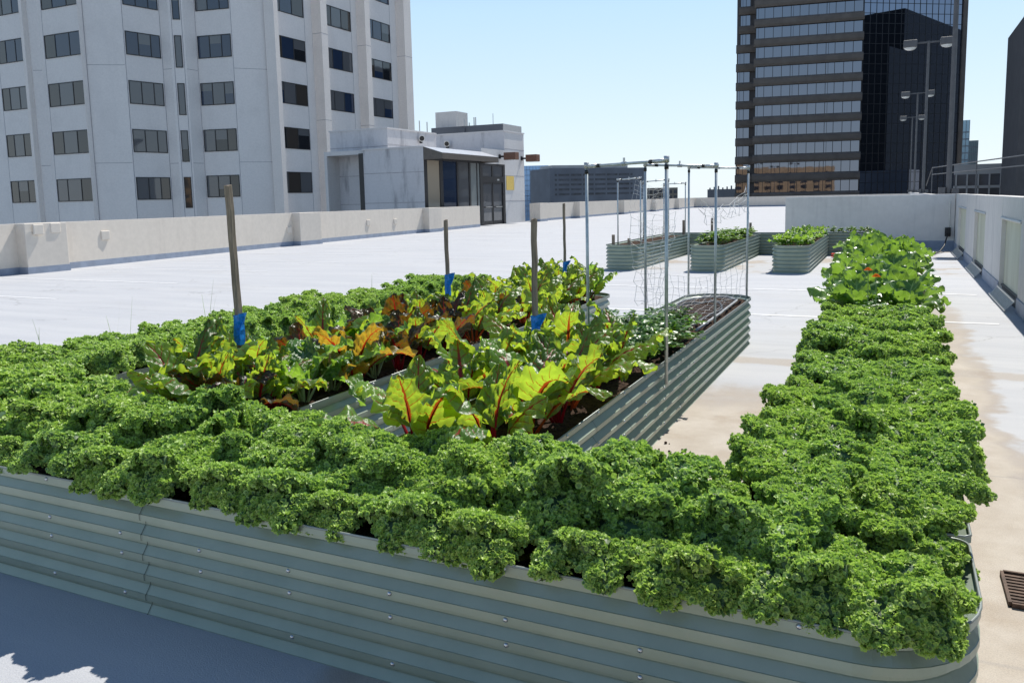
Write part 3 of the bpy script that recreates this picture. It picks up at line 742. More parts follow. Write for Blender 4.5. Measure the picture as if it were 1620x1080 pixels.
def pol(az, d): return (d * math.sin(R(az)), d * math.cos(R(az)))
def slab(name, label, az0, az1, d, ztop, depth, mat, d1=None, zb=-22):
    t = thing(name, label, 'building'); p, q = pol(az0, d), pol(az1, d1 or d)
    f = facade(p, q); o_, u_, n_, L_ = f
    MB().obox(o_, u_, n_, 0, L_, -depth, 0, zb, ztop).build('wall', mat, t)
    return t, f
# low grey slab with rows of windows
t, f = slab('office_block', 'long low grey office block with five rows of windows on the skyline', -22.65, -16.1, 560, 22.2, 40, M['grey_block'], 590)
for k in range(5):
    z = 3.6 + 3.3 * k
    w = MB()
    a = 3.5
    for cnt in (1, 5, 5, 5, 5, 5, 5, 1):
        wd = 1.6 if cnt == 1 else 8.0
        w.obox(f[0], f[1], f[2], a, a + wd, 0.01, 0.12, z, z + 1.45); a += wd + 1.2
    w.build('window_row', M['dark_window'], t)
MB().obox(f[0], f[1], f[2], 4, f[3] - 10, -30, -6, 22.2, 24.5).build('roof_plant', M['pale_block'], t)
# plain blue glass block; the mix painting mirrored trees stays unlinked
n = NT('blue_glass')
c = n.mix(n.ramp(n.noise(0.16, 3, 0.6), 0.52, 0.56), (0.20, 0.36, 0.62), (0.55, 0.58, 0.62))
M['blue_glass'] = n.set((0.20, 0.34, 0.56), 0.12, 0.6, 0.6)
t, f = slab('office_block', 'pale blue glass block at the far left end of the skyline, beside the lobby', -24.5, -22.75, 640, 27.5, 30, M['blue_glass'])
w = MB()
for i in range(9): w.obox(f[0], f[1], f[2], i * f[3] / 8 - 0.1, i * f[3] / 8 + 0.1, 0.01, 0.1, -20, 27.4)
for k in range(12): w.obox(f[0], f[1], f[2], 0, f[3], 0.01, 0.09, -20 + 4 * k, -19.7 + 4 * k)
w.build('mullion_grid', M['grey_block'], t)
t, f = slab('office_block', 'dark teal flat block tucked behind the right end of the grey slab', -17.3, -15.95, 700, 24.2, 30, plain('teal_block', (0.11, 0.15, 0.16), 0.6))
w = MB()
for k in range(6): w.obox(f[0], f[1], f[2], 0, f[3], 0.01, 0.2, 2 + 3.6 * k, 4 + 3.6 * k)
w.build('window_row', M['dark_window'], t)
t, f = slab('apartment_block', 'low brown block on the skyline behind the far trellises', -15.9, -13.8, 420, 5.8, 30, plain('brown_block', (0.17, 0.145, 0.12), 0.8))
w = MB()
for k in range(2):
    for i in range(6): w.obox(f[0], f[1], f[2], 1 + i * 2.5, 2.5 + i * 2.5, 0.01, 0.1, 0.2 + 2.7 * k, 1.8 + 2.7 * k)
w.build('window_row', M['dark_window'], t)
t, f = slab('apartment_block', 'low dark block with roof gear at the foot of the dark tower', -11.8, -9.7, 300, 3.6, 20, M['dark_roof'])
w = MB()
for i in range(7): w.obox(f[0], f[1], f[2], 0.6 + i * 1.5, 1.1 + i * 1.5, -4, -3, 3.6, 4.2 + (i % 3) * 0.3)
w.build('roof_plant', M['grey_block'], t)
# glass towers on the right
def glass_tower(label, az0, az1, d, zt, col):
    t, f = slab('glass_tower', label, az0, az1, d, zt, 10, col)
    w = MB()
    for k in range(int((zt + 2) / 4.4)): w.obox(f[0], f[1], f[2], 0, f[3], 0.01, 0.15, -2 + 4.4 * k, -1.3 + 4.4 * k)
    for i in range(6): w.obox(f[0], f[1], f[2], i * f[3] / 5 - 0.15, i * f[3] / 5 + 0.15, 0.01, 0.16, 0, zt)
    w.build('mullion_grid', M['dark_roof'], t)
M['teal_glass'] = glass('teal_glass', (0.20, 0.30, 0.38), 0.15, 0.5)
M['teal_dark'] = glass('teal_dark', (0.09, 0.14, 0.16), 0.2, 0.4)
glass_tower('slim blue glass tower seen in the gap right of the black tower', 3.0, 3.93, 600, 45.5, M['teal_glass'])
glass_tower('shorter dark teal glass tower beside the slim blue one', 3.95, 4.42, 620, 33.5, M['teal_dark'])
t, f = slab('office_block', 'low pale building with a row of columned windows in the right gap', 3.2, 5.8, 170, 6.1, 12, M['pale_block'])
w = MB().obox(f[0], f[1], f[2], 0, f[3], 0.01, 0.1, 2.3, 4.3); w.build('window_row', M['dark_window'], t)
w = MB()
for i in range(5): w.obox(f[0], f[1], f[2], 0.3 + i * 1.75, 0.55 + i * 1.75, 0.1, 0.5, -5, 4.3)
w.obox(f[0], f[1], f[2], 0, f[3], 0.1, 0.5, 1.8, 2.25); w.build('column', M['pale_block'], t)
MB().obox(f[0], f[1], f[2], 0, f[3], 0.01, 0.4, -5, 1.75).build('plinth', M['dark_brown_wall'], t)
# grey roofs behind the lobby
t = thing('office_block', 'grey flat-roofed block with a lift box and aerials behind the lobby', 'building')
MB().box(-70, -56.8, 117, 124, -22, 13.6).box(-75.5, -70, 117.3, 134, -22, 12.9).build('wall', M['dark_roof'], t)
MB().box(-64.6, -63.6, 116.8, 117, 8, 13.3).build('duct', M['grey_block'], t)
MB().box(-56.8, -56.75, 117.05, 124, 9, 13.58).build('side_wall', M['parapet_side'], t)
MB().box(-70.6, -66.6, 119.5, 123.5, 13.59, 16.4).build('lift_box', M['parapet_side'], t)
w = MB()
for x, h in ((-73.5, 1.6), (-72, 1.3), (-66, 2.0), (-64.8, 1.4), (-63.9, 0.7), (-63, 1.5), (-62.7, 1.5), (-59.5, 1.9)): w.tube([(x, 119, 12.9), (x, 119, 13.6 + h)], 0.09 if h < 1.9 else 0.05, 6)
w.build('aerial', M['fitting'], t)
# lamp posts along the right-hand wall
def lamp_post(label, x, y, h, r, heads):
    t = thing('lamp_post', label, 'lamp post', (x, y, 1.42), 'double lamp posts along the right wall')
    MB().tube([(0, 0, 0.03), (0, 0, h)], [r, r * 0.85], 10).build('pole', M['lamp_grey'], t, smooth=False)
    MB().box(-0.22, 0.22, -0.22, 0.22, 0.0, 0.05).box(-0.3, -0.1, -0.12, 0.12, 0.05, 0.28).box(0.1, 0.3, -0.12, 0.12, 0.05, 0.24).build('base_plate', M['lamp_grey'], t)
    MB().box(-0.65, 0.65, -0.04, 0.04, h - 0.12, h - 0.02).build('cross_arm', M['lamp_grey'], t)
    for sx in (-1, 1):
        hd = MB().box(sx * 0.65 if sx > 0 else -1.45, 1.45 if sx > 0 else -0.65, -0.32, 0.32, h - 0.32, h + 0.12).build('lamp_head', M['lamp_grey'], t, bevel=0.04)
        cxx = sx * 1.05; vs = []; b = MB()
        for i in range(5):
            e = i / 4 * PI / 2; rr = 0.36 * math.cos(e); z = h - 0.325 - 0.17 * math.sin(e)
            vs += [(cxx + rr * math.cos(a), 0.8 * rr * math.sin(a), z) for a in [2 * PI * q / 12 for q in range(12)]]
        fs = [(i * 12 + q, (i + 1) * 12 + q, (i + 1) * 12 + (q + 1) % 12, i * 12 + (q + 1) % 12) for i in range(4) for q in range(12)]
        b.add(vs, fs).build('glass_bowl', M['lens'], hd, smooth=True)
    return t
lamp_post('thick grey lamp post at the wall corner, its lamps above the photo', 1.6, 30.5, 12.0, 0.085, True)
lamp_post('tallest-looking double lamp post in front of the black glass wall', 1.6, 59, 9.6, 0.10, True)
lamp_post('middle double lamp post, its lamps halfway up the black glass wall', 1.6, 88, 9.5, 0.10, True)
lamp_post('farthest and smallest double lamp post against the black glass wall', 1.6, 116, 9.5, 0.10, True)
# pipe guard rail on the neighbouring roof
t = thing('guard_rail', 'two-rail pipe guard fence above the right wall in front of the dark buildings', 'railing')
b = MB(); g = lambda s: (1.95 + 3.3 * s, 55 - 24 * s)
for z in (2.55, 2.95): b.tube([(*g(0), z), (*g(1.4), z - 0.1 * 1.4)], 0.03, 6)
b.tube([(*g(0), 2.95), (1.7, 56.5, 1.9)], 0.03, 6)
b.build('rail', M['lamp_grey'], t)
for s in (0.0, 0.45, 0.9, 1.35): MB().tube([(*g(s), -2), (*g(s), 2.95 - 0.1 * s)], 0.035, 6).build('post', M['lamp_grey'], t)

# ================================================================== PLANTERS
def rr_path(x0, x1, y0, y1, rads, seg=10):
    """rounded rectangle, counter-clockwise from the lower left; rads = (ll, lr, ur, ul)"""
    pts = []
    for (cx, cy), rad, a0 in (((x0, y0), rads[0], 180), ((x1, y0), rads[1], 270), ((x1, y1), rads[2], 0), ((x0, y1), rads[3], 90)):
        sx = 1 if cx == x0 else -1; sy = 1 if cy == y0 else -1
        ox, oy = cx + sx * rad, cy + sy * rad
        k = seg if rad > 0.02 else 1
        for i in range(k + 1):
            a = R(a0 + 90 * i / k)
            pts.append((ox + rad * math.cos(a), oy + rad * math.sin(a)))
    out = []
    for p in pts:
        if not out or math.hypot(p[0] - out[-1][0], p[1] - out[-1][1]) > 1e-5: out.append(p)
    return out
def offsets(path):
    n = len(path); nr = []
    for i in range(n):
        a, b, c = path[i - 1], path[i], path[(i + 1) % n]
        d1 = Vector((b[0] - a[0], b[1] - a[1])).normalized(); d2 = Vector((c[0] - b[0], c[1] - b[1])).normalized()
        n1, n2 = Vector((d1.y, -d1.x)), Vector((d2.y, -d2.x)); m = (n1 + n2); m.normalize()
        nr.append(m / max(0.5, m.dot(n1)))
    return nr
def profile(h, ribs):
    """corrugation: outer flat, inward slope, inner flat, outward slope; listed from the rim down"""
    p = h / ribs; d = 0.028; out = [(0.0, h)]
    for k in range(ribs):
        top = h - k * p
        out += [(0.0, top - p * 0.28), (-0.003, top - p * 0.295), (-d + 0.003, top - p * 0.385), (-d, top - p * 0.40), (-d, top - p * 0.61), (-d + 0.003, top - p * 0.64), (-0.003, top - p * 0.985), (0.0, top - p)]
    out.append((0.0, 0.0))
    return out
BOLT = {}
def bolt_mesh():
    b = MB(); vs = []
    for i in range(4):
        e = i / 3 * PI / 2; r = 0.0085 * math.cos(e)
        vs += [(r * math.cos(2 * PI * q / 10), -0.006 * math.sin(e), r * math.sin(2 * PI * q / 10)) for q in range(10)]
    fs = [(i * 10 + q, i * 10 + (q + 1) % 10, (i + 1) * 10 + (q + 1) % 10, (i + 1) * 10 + q) for i in range(3) for q in range(10)]
    return b.add(vs, fs)
def planter(label, x0, x1, y0, y1, rads, h, ribs, soil_z, side_bolts=(), seams=(), bump_seed=1):
    t = thing('garden_planter', label, 'planter', (0, 0, 0), 'corrugated metal raised planters')
    path = rr_path(x0, x1, y0, y1, rads); nr = offsets(path); prof = profile(h, ribs); n = len(path)
    vs = []; fs = []
    for off, z in prof: vs += [(p[0] + q.x * off, p[1] + q.y * off, z) for p, q in zip(path, nr)]
    for j in range(len(prof) - 1):
        for i in range(n): fs.append((j * n + i, (j + 1) * n + i, (j + 1) * n + (i + 1) % n, j * n + (i + 1) % n))
    k = len(vs)
    for z, ii in ((h, 0.004), (h - 0.018, 0.004), (h - 0.034, 0.04), (soil_z - 0.1, 0.04)): vs += [(p[0] - q.x * ii, p[1] - q.y * ii, z) for p, q in zip(path, nr)]
    for i in range(n):
        for lv in range(3): fs.append((k + lv * n + (i + 1) % n, k + (lv + 1) * n + (i + 1) % n, k + (lv + 1) * n + i, k + lv * n + i))
        fs.append((i, (i + 1) % n, k + (i + 1) % n, k + i))
    wall = MB().add(vs, fs).build('metal_wall', M['bed'], t)
    rp = [(p[0] - q.x * 0.002, p[1] - q.y * 0.002, h + 0.001) for p, q in zip(path, nr)]
    MB().tube(rp + [rp[0]], 0.0045, 6, cap=False).build('rim_trim', M['rim'], t, smooth=True)
    # soil
    rs = random.Random(bump_seed); nx = max(6, int((x1 - x0) / 0.07)); ny = max(6, int((y1 - y0) / 0.07)); sv = []; sf = []
    ins = 0.042
    for j in range(ny + 1):
        y = y0 + ins + (y1 - y0 - 2 * ins) * j / ny
        def lim(rl, yedge_lo, yedge_hi):
            return 0
        dl = dr = 0.0
        for rad, ye, which in ((rads[0], y0, 'l'), (rads[3], y1, 'l'), (rads[1], y0, 'r'), (rads[2], y1, 'r')):
            dd = abs(y - ye)
            if rad > 0 and dd < rad:
                e = rad - math.sqrt(max(0, rad * rad - (rad - dd) ** 2))
                if which == 'l': dl = max(dl, e)
                else: dr = max(dr, e)
        for i in range(nx + 1):
            x = x0 + ins + dl + (x1 - x0 - 2 * ins - dl - dr) * i / nx
            sv.append((x, y, soil_z + rs.uniform(-0.018, 0.022)))
    for j in range(ny):
        for i in range(nx): a = j * (nx + 1) + i; sf.append((a, a + 1, a + nx + 2, a + nx + 1))
    MB().add(sv, sf).build('soil', M['soil'], t, smooth=True)
    # bolts: (side, position along the side, list of rib numbers)
    p = h / ribs
    for side, pos, rows in side_bolts:
        for rr in rows:
            z = h - p * (rr + 0.14)
            if 'm' not in BOLT: BOLT['m'] = bolt_mesh().build('bolt', M['bolt'], t, smooth=True); o = BOLT['m']
            else: o = BOLT['m'].copy(); COL.objects.link(o); o.parent = t
            if side == 'front': o.location = (pos, y0 - 0.0005, z)
            else: o.location = (x1 + 0.0005, pos, z); o.rotation_euler = (0, 0, PI / 2)
    if seams:
        for side, pos in seams:
            sm = MB()
            for (o1, z1), (o2, z2) in zip(prof, prof[1:]):
                w = 0.0013
                if side == 'front':
                    sm.quad((pos - w, y0 - o1 - 0.003, z1), (pos - w, y0 - o2 - 0.003, z2), (pos + w, y0 - o2 - 0.003, z2), (pos + w, y0 - o1 - 0.003, z1))
                else:
                    sm.quad((x1 + o1 + 0.0015, pos - w, z1), (x1 + o2 + 0.0015, pos - w, z2), (x1 + o2 + 0.0015, pos + w, z2), (x1 + o1 + 0.0015, pos + w, z1))
            sm.build('panel_seam', M['seam'], t)
    return t
HB, SZ = 0.5, 0.455
fb = []
for i, x in enumerate(np.arange(-0.16, -5.6, -0.43)):
    fb.append(('front', float(x), (0, 2, 3, 5) if i % 3 != 2 else (0, 2, 3)))
planter('long sage green planter of curly kale across the front, nearest to the viewer', -6.6, 0.28, 2.03, 2.76, (0.25, 0.31, 0.05, 0.05), HB, 6, SZ, fb, [('front', -2.62)], 1)
planter('sage green planter on the right, kale first and broad collards at its far end', -0.47, 0.29, 2.785, 14.2, (0.02, 0.02, 0.28, 0.28), HB, 6, SZ, [], [], 2)
sb = [('side', float(y), (0, 2, 3, 5)) for y in np.arange(3.4, 8.9, 0.45)]
planter('sage green planter with red chard in front and bare soil at its far end', -2.08, -1.35, 2.785, 9.1, (0.02, 0.02, 0.3, 0.3), HB, 6, SZ, sb, [('side', float(y) + 0.1) for y in np.arange(3.1, 8.8, 0.62)], 3)
sb = [('side', float(y), (0, 2, 3)) for y in np.arange(3.4, 8.6, 0.6)]
planter('sage green planter of mixed chard between the left kale and the middle planter', -3.62, -2.89, 2.785, 8.9, (0.02, 0.02, 0.3, 0.3), HB, 6, SZ, sb, [('side', float(y)) for y in np.arange(3.3, 8.6, 0.9)], 4)
planter('sage green planter packed with curly kale on the left', -5.42, -4.68, 2.785, 9.0, (0.02, 0.02, 0.3, 0.3), HB, 6, SZ, [], [], 5)
HF = 0.56
planter('far sage green planter with pipe trellises and bare soil, leftmost of the far three', -5.85, -5.1, 17.0, 22.2, (0.28, 0.28, 0.02, 0.02), HF, 7, HF - 0.05, [], [], 6)
planter('far sage green planter of young bean plants, middle one of the far three', -3.95, -3.2, 17.0, 22.2, (0.28, 0.28, 0.02, 0.02), HF, 7, HF - 0.05, [], [], 7)
planter('far sage green planter of leafy squash, rightmost of the far three', -2.25, -1.5, 17.0, 22.2, (0.28, 0.28, 0.02, 0.02), HF, 7, HF - 0.05, [], [], 8)
planter('far dark green planter lying crosswise behind the far three', -5.9, -0.3, 22.23, 22.95, (0.05, 0.05, 0.05, 0.05), HF, 7, HF - 0.05, [], [], 9)

# ================================================================== PLANTS
def kale_leaf(fm, rng, L, hw, az, e0, e1, base, nu, nv, stemfm=None, nfl=0, fsz=0.012, fres=4):
    s, e, mid = path_frame(L, e0, e1, nu, 1.2, rng.uniform(-0.03, 0.03))
    t = np.linspace(-1, 1, nv)
    S, T = np.meshgrid(s, t, indexing='ij')
    s0 = 0.25
    q = np.clip((S - s0) / (1 - s0), 0, 1)
    w = hw * (np.sin(PI * np.clip(q * 0.90 + 0.07, 0, 1)) ** 0.6) * np.clip((S - s0 * 0.7) / (s0 * 0.4), 0, 1) + 0.004
    lobes = 1 + 0.16 * np.sin(2 * PI * 3.5 * q + rng.uniform(0, 6)) * np.abs(T)
    tx, tz = np.cos(e), np.sin(e)
    Tn = np.stack([tx, 0 * tx, tz], -1)[:, None]; Nn = np.stack([-tz, 0 * tx, tx], -1)[:, None]; Sd = np.array([0, 1.0, 0])
    m = np.maximum(np.abs(T), np.clip((q - 0.6) / 0.4, 0, 1) * 0.95)
    Rf = np.clip((m - 0.15) / 0.85, 0, 1) * np.clip(q * 7, 0, 1)
    sg = np.sign(T) + 0.3
    ph = [rng.uniform(0, 6.28) for _ in range(6)]
    U = S + 0.25 * T * np.clip((q - 0.6) / 0.4, 0, 1)
    p1 = 2 * PI * rng.uniform(4, 6) * U + ph[0] * sg + 1.6 * m
    p2 = 2 * PI * rng.uniform(11, 14) * U + ph[1] * sg + 4.2 * m
    dn = 0.022 * Rf * np.sin(p1) + 0.009 * Rf * np.sin(p2)
    fold = hw * (0.16 * np.abs(T) - rng.uniform(0.35, 0.7) * np.abs(T) ** 2)
    P = mid[:, None] + Sd * (w * lobes * T)[..., None] + Nn * (fold + dn)[..., None] + Tn * (0.006 * Rf * np.cos(p2))[..., None]
    P = rotz(P, az) + np.array(base)
    tone = rng.uniform(0.1, 1.0)
    fm.grid(P, np.stack([S, T, Rf * 0.35], -1), tone)
    if nfl:
        # dense curled frills: little cupped flakes all over the margin, facing every way round the blade's normal
        k = int(nfl * 2.2)
        ss = np.random.rand(k) ** 0.8; tt = np.random.uniform(-1, 1, k); tt = np.sign(tt) * np.abs(tt) ** 0.6
        mm = np.maximum(np.abs(tt), np.clip((ss - 0.55) / 0.45, 0, 1))
        keep = (np.random.rand(k) < 0.30 + 0.75 * np.clip((mm - 0.1) / 0.5, 0, 1))
        ss, tt, mm = ss[keep][:nfl], tt[keep][:nfl], mm[keep][:nfl]; k = len(ss)
        si = s0 * 0.9 + (1 - s0 * 0.9) * ss
        iu = np.clip((si * (nu - 1)).astype(int), 1, nu - 2); iv = np.clip(((tt + 1) / 2 * (nv - 1)).round().astype(int), 0, nv - 1)
        ctr = P[iu, iv]
        du = P[np.minimum(iu + 1, nu - 1), iv] - P[iu - 1, iv]; dv = P[iu, np.minimum(iv + 1, nv - 1)] - P[iu, np.maximum(iv - 1, 0)]
        nn = np.cross(du, dv); nn /= np.linalg.norm(nn, axis=1)[:, None] + 1e-9
        du /= np.linalg.norm(du, axis=1)[:, None] + 1e-9
        rv = np.random.normal(size=(k, 3)); axn = nn + 0.5 * rv; axn /= np.linalg.norm(axn, axis=1)[:, None]
        a = np.cross(axn, np.random.normal(size=(k, 3))); a /= np.linalg.norm(a, axis=1)[:, None] + 1e-9
        b = np.cross(axn, a)
        sz = fsz * np.random.uniform(0.6, 1.35, k)
        g = np.linspace(-1, 1, fres); X, Y = np.meshgrid(g, g, indexing='ij')
        f1, f2 = np.random.uniform(0, 6.28, (k, 1, 1)), np.random.uniform(0, 6.28, (k, 1, 1))
        curl = np.random.uniform(-0.05, 0.85, (k, 1, 1))
        Z = curl * (X ** 2 + 0.6 * Y ** 2) + 0.34 * np.sin(3.1 * X + f1) * np.sin(2.6 * Y + f2)
        XX = X * np.sqrt(1 - 0.42 * Y ** 2) * (1 + 0.12 * np.sin(4 * Y + f2)); YY = Y * np.sqrt(1 - 0.42 * X ** 2) * (1 + 0.14 * np.sin(3.5 * X + f1))
        lift = (0.2 + 0.8 * np.random.rand(k)) * fsz * 0.9
        C = ctr + nn * lift[:, None] + np.random.normal(size=(k, 3)) * fsz * 0.3
        G = C[:, None, None] + sz[:, None, None, None] * (XX[..., None] * a[:, None, None] + YY[..., None] * b[:, None, None] + Z[..., None] * axn[:, None, None])
        ed = np.clip(0.22 + 0.62 * np.maximum(np.abs(X), np.abs(Y))[None] * np.ones((k, 1, 1)) + 0.36 * (np.random.rand(k, 1, 1) - 0.5), 0, 1)
        st = np.stack([np.broadcast_to(si[:, None, None], G.shape[:3]), np.broadcast_to(tt[:, None, None], G.shape[:3]), ed], -1)
        fm.grids(G, st, np.clip(tone * 0.6 + 0.4 * np.random.rand(k), 0, 1))
    if stemfm is not None:
        k = max(6, nu // 6); mm = mid[::max(1, nu // k)]; mm = mm[: int(len(mm) * 0.7)] + np.array([0, 0, 0.001])
        stalk(stemfm, mm, 0.006, 0.002, az, base)
def make_kale(seed, nu, nv, n, nfl, fsz, fres, yellow=False, sc=1.0, label='', rim=False):
    rng = random.Random(seed); np.random.seed(seed); random.seed(seed)
    t = thing('kale_plant', label, 'kale plant', (0, 0, -50))
    fm, sf = FM(), FM()
    for i in range(n):
        f = i / (n - 1); az = i * 2.39996 + rng.uniform(-0.3, 0.3)
        e0 = R(94 - 26 * f + rng.uniform(-7, 7)); e1 = R(-14 - 84 * f ** 0.8 + rng.uniform(-20, 12))
        if rim:
            # a plant by a metal rim: its leaves towards -Y arch over the edge and hang outside, none push through it
            if i < 2: az = R(-90 + (-1, 1)[i] * rng.uniform(14, 34)); e0, e1, LL = R(rng.uniform(66, 74)), R(rng.uniform(-88, -70)), rng.uniform(0.30, 0.39)
            elif i == 2: az = R(-90 + rng.uniform(-12, 12)); e0, e1, LL = R(80), R(rng.uniform(-30, -10)), rng.uniform(0.30, 0.34)
            else: az = R(-90 + 62 + (i - 3) * (236 / max(1, n - 4)) + rng.uniform(-10, 10)); e0, e1, LL = R(rng.uniform(74, 92)), R(rng.uniform(-85, -35)), rng.uniform(0.26, 0.33)
            kale_leaf(fm, rng, LL, sc * rng.uniform(0.075, 0.10), az, e0, e1, (0.012 * math.cos(az), 0.012 * math.sin(az), 0.03), nu, nv, sf, int(nfl * rng.uniform(0.8, 1.1)), fsz, fres)
            continue
        L = sc * (0.265 + 0.06 * f ** 0.8 + rng.uniform(-0.025, 0.025)); hw = sc * rng.uniform(0.066, 0.100)
        kale_leaf(fm, rng, L, hw, az, e0, e1, (0.012 * math.cos(az), 0.012 * math.sin(az), 0.06 * (1 - f)), nu, nv, sf, int(nfl * rng.uniform(0.7, 1.1)), fsz, fres)
    fm.build('foliage', M['kale'], t); sf.build('stalks', M['kale_stem'], t)
    if yellow:
        yf = FM(); a = rng.uniform(0, 6.28)
        kale_leaf(yf, rng, 0.17, 0.03, a, R(15), R(-25), (0, 0, 0.0), 30, 9)
        yf.build('yellow_leaf', M['yellow_leaf'], t)['label'] = 'yellowed lower leaf'
    return t
rk = random.Random(77)
HI = [make_kale(100 + i, 44, 17, 8, 1500, 0.0080, 4, i % 2 == 0, label='curly green kale plant') for i in range(6)]
LO = [make_kale(200 + i, 26, 11, 8, 800, 0.0092, 3, label='curly green kale plant') for i in range(5)]
RH = [make_kale(150 + i, 44, 17, 8, 1500, 0.0080, 4, i % 2 == 0, label='curly green kale plant', rim=True) for i in range(4)]
RL = [make_kale(250 + i, 26, 11, 8, 800, 0.0092, 3, label='curly green kale plant', rim=True) for i in range(3)]
used = set()
def put(proto, loc, rz, sc, label, group, tilt=(0, 0)):
    if proto.name not in used:
        used.add(proto.name); proto.location = loc; proto.rotation_euler = (tilt[0], tilt[1], rz); proto.scale = (sc, sc, sc); proto['label'] = label; proto['group'] = group; return proto
    return dup(proto, loc, rz, sc, label, group, tilt)
# front planter: three rows
for row, (y, lab) in enumerate(((2.23, 'curly kale plant in the front row of the near planter, leaning over its metal rim'), (2.40, 'curly kale plant in the middle row of the near planter'), (2.63, 'curly kale plant in the back row of the near planter'))):
    xs = np.arange(0.08 - 0.1 * (row % 2), -5.6, -0.30)
    for x in xs:
        xx = min(0.06 if row == 0 else 0.1, float(x) + rk.uniform(-0.05, 0.05)); yy = y + rk.uniform(-0.03, 0.03)
        if row and rk.random() < 0.08: continue
        pr = rk.choice(RH) if row == 0 else rk.choice(HI if xx > -3.6 else LO)
        tl = (0, 0) if row == 0 else (R(rk.uniform(-14, 14)), R(rk.uniform(-14, 14)))
        # the tilt leans the front row out over the rim: rotate about X before the plant's own spin
        put(pr, (xx, yy, SZ - 0.01 + (rk.uniform(-0.02, 0.07) if row else rk.uniform(0, 0.03))), rk.uniform(-0.35, 0.35) if row == 0 else rk.uniform(0, 6.28), rk.uniform(0.8, 1.12) * (0.94 if row == 0 else 0.84 if xx > -0.05 else 0.9 if row == 0 else 1.12 if xx < -2.6 else 1.0), lab, 'kale in the near planter, ' + ('front', 'middle', 'back')[row] + ' row')
for row, x in enumerate((-0.27, -0.09, 0.09)):
    lab = ('curly kale plant along the left side of the right planter', 'curly kale plant down the middle of the right planter', 'curly kale plant along the right side of the right planter')[row]
    for y in np.arange((2.95, 3.0, 2.80)[row], 7.5, 0.30):
        yy = float(y) + rk.uniform(-0.05, 0.05)
        if row == 1 and rk.random() < 0.12: continue
        put(rk.choice((HI if yy < 4.6 else LO) if row == 1 else (RH if yy < 4.6 else RL)), (x + rk.uniform(-0.03, 0.03), yy, SZ - 0.01 + rk.uniform(-0.01, 0.06)), (-PI / 2 + rk.uniform(-.35, .35), rk.uniform(0, 6.28), PI / 2 + rk.uniform(-.35, .35))[row], rk.uniform(0.8, 1.14), lab, 'kale in the right planter, ' + ('left side', 'middle', 'right side')[row])
for row, x in enumerate((-5.28, -5.05, -4.82)):
    lab = ('curly kale plant along the outer side of the left planter', 'curly kale plant down the middle of the left planter', 'curly kale plant along the inner side of the left planter')[row]
    for y in np.arange(3.0 + 0.1 * (row % 2), 8.85, 0.29):
        yy = float(y) + rk.uniform(-0.05, 0.05)
        put(rk.choice(LO if row == 1 else RL), (x + rk.uniform(-0.03, 0.03), yy, SZ - 0.01 + rk.uniform(-0.01, 0.06)), (-PI / 2 + rk.uniform(-.35, .35), rk.uniform(0, 6.28), PI / 2 + rk.uniform(-.35, .35))[row], rk.uniform(0.85, 1.05), lab, 'kale in the left planter, ' + ('outer side', 'middle', 'inner side')[row])

# ---- chard
def chard_leaf(fm, sfm, rng, L, hw, az, e0, e1, base, pet=0.42, nu=54, nv=23, crinkle=1.0):
    s, e, mid = path_frame(L, e0, e1, nu, 1.6, rng.uniform(-0.05, 0.05))
    t = np.linspace(-1, 1, nv)
    S, T = np.meshgrid(s, t, indexing='ij')
    q = np.clip((S - pet) / (1 - pet), 0, 1)
    tw = rng.uniform(-0.8, 0.8) * q
    w = hw * np.sqrt(np.clip(np.sin(PI * q ** 0.78), 0, 1)) * (0.82 + 0.18 * np.cos(PI * q)) + 0.004
    tx, tz = np.cos(e), np.sin(e)
    Tn = np.stack([tx, 0 * tx, tz], -1)[:, None]; Nn = np.stack([-tz, 0 * tx, tx], -1)[:, None]; Sd = np.array([0, 1.0, 0])
    a = np.abs(T)
    v = 7 * q - 1.6 * a
    f1 = rng.uniform(2.2, 3.6); ph = [rng.uniform(0, 6.28) for _ in range(6)]
    bub = (np.abs(np.sin(PI * (v - 0.5)))) ** 0.7 * 0.011 + 0.0075 * np.sin(17 * q + 7 * T + ph[0]) * np.sin(13 * T - 7 * q + ph[1]) + 0.0045 * np.sin(37 * q + 15 * T + ph[4]) * np.sin(29 * T + ph[5])
    bub = bub * crinkle * np.clip(a * 5, 0, 1) * np.clip(q * 6, 0, 1)
    wave = 0.020 * a ** 2.2 * np.sin(2 * PI * f1 * q + ph[2] * np.sign(T) + ph[3]) + 0.006 * a ** 3 * np.sin(2 * PI * f1 * 2.7 * q + ph[1] * np.sign(T))
    cup = rng.uniform(-0.45, 0.35) * hw * a ** 1.6
    wob = w * (1 + 0.045 * np.sin(2 * PI * 2.6 * q + ph[5] * np.sign(T)) * a)
    aa = wob * T; bb = bub + wave * np.clip(q * 4, 0, 1) + cup; ct, sn = np.cos(tw), np.sin(tw)
    P = mid[:, None] + Sd * (aa * ct - bb * sn)[..., None] + Nn * (aa * sn + bb * ct)[..., None]
    P = P[int(nu * pet * 0.9):]; ST = np.stack([q, T, a], -1)[int(nu * pet * 0.9):]
    fm.grid(rotz(P, az) + np.array(base), ST, rng.uniform(0.2, 1.0))
    k = mid[::4][: int(len(mid[::4]) * (pet + 0.42))]
    r0 = rng.uniform(0.008, 0.0125)
    stalk(sfm, k - np.array([0, 0, 0.002]), r0, 0.0018, az, base)
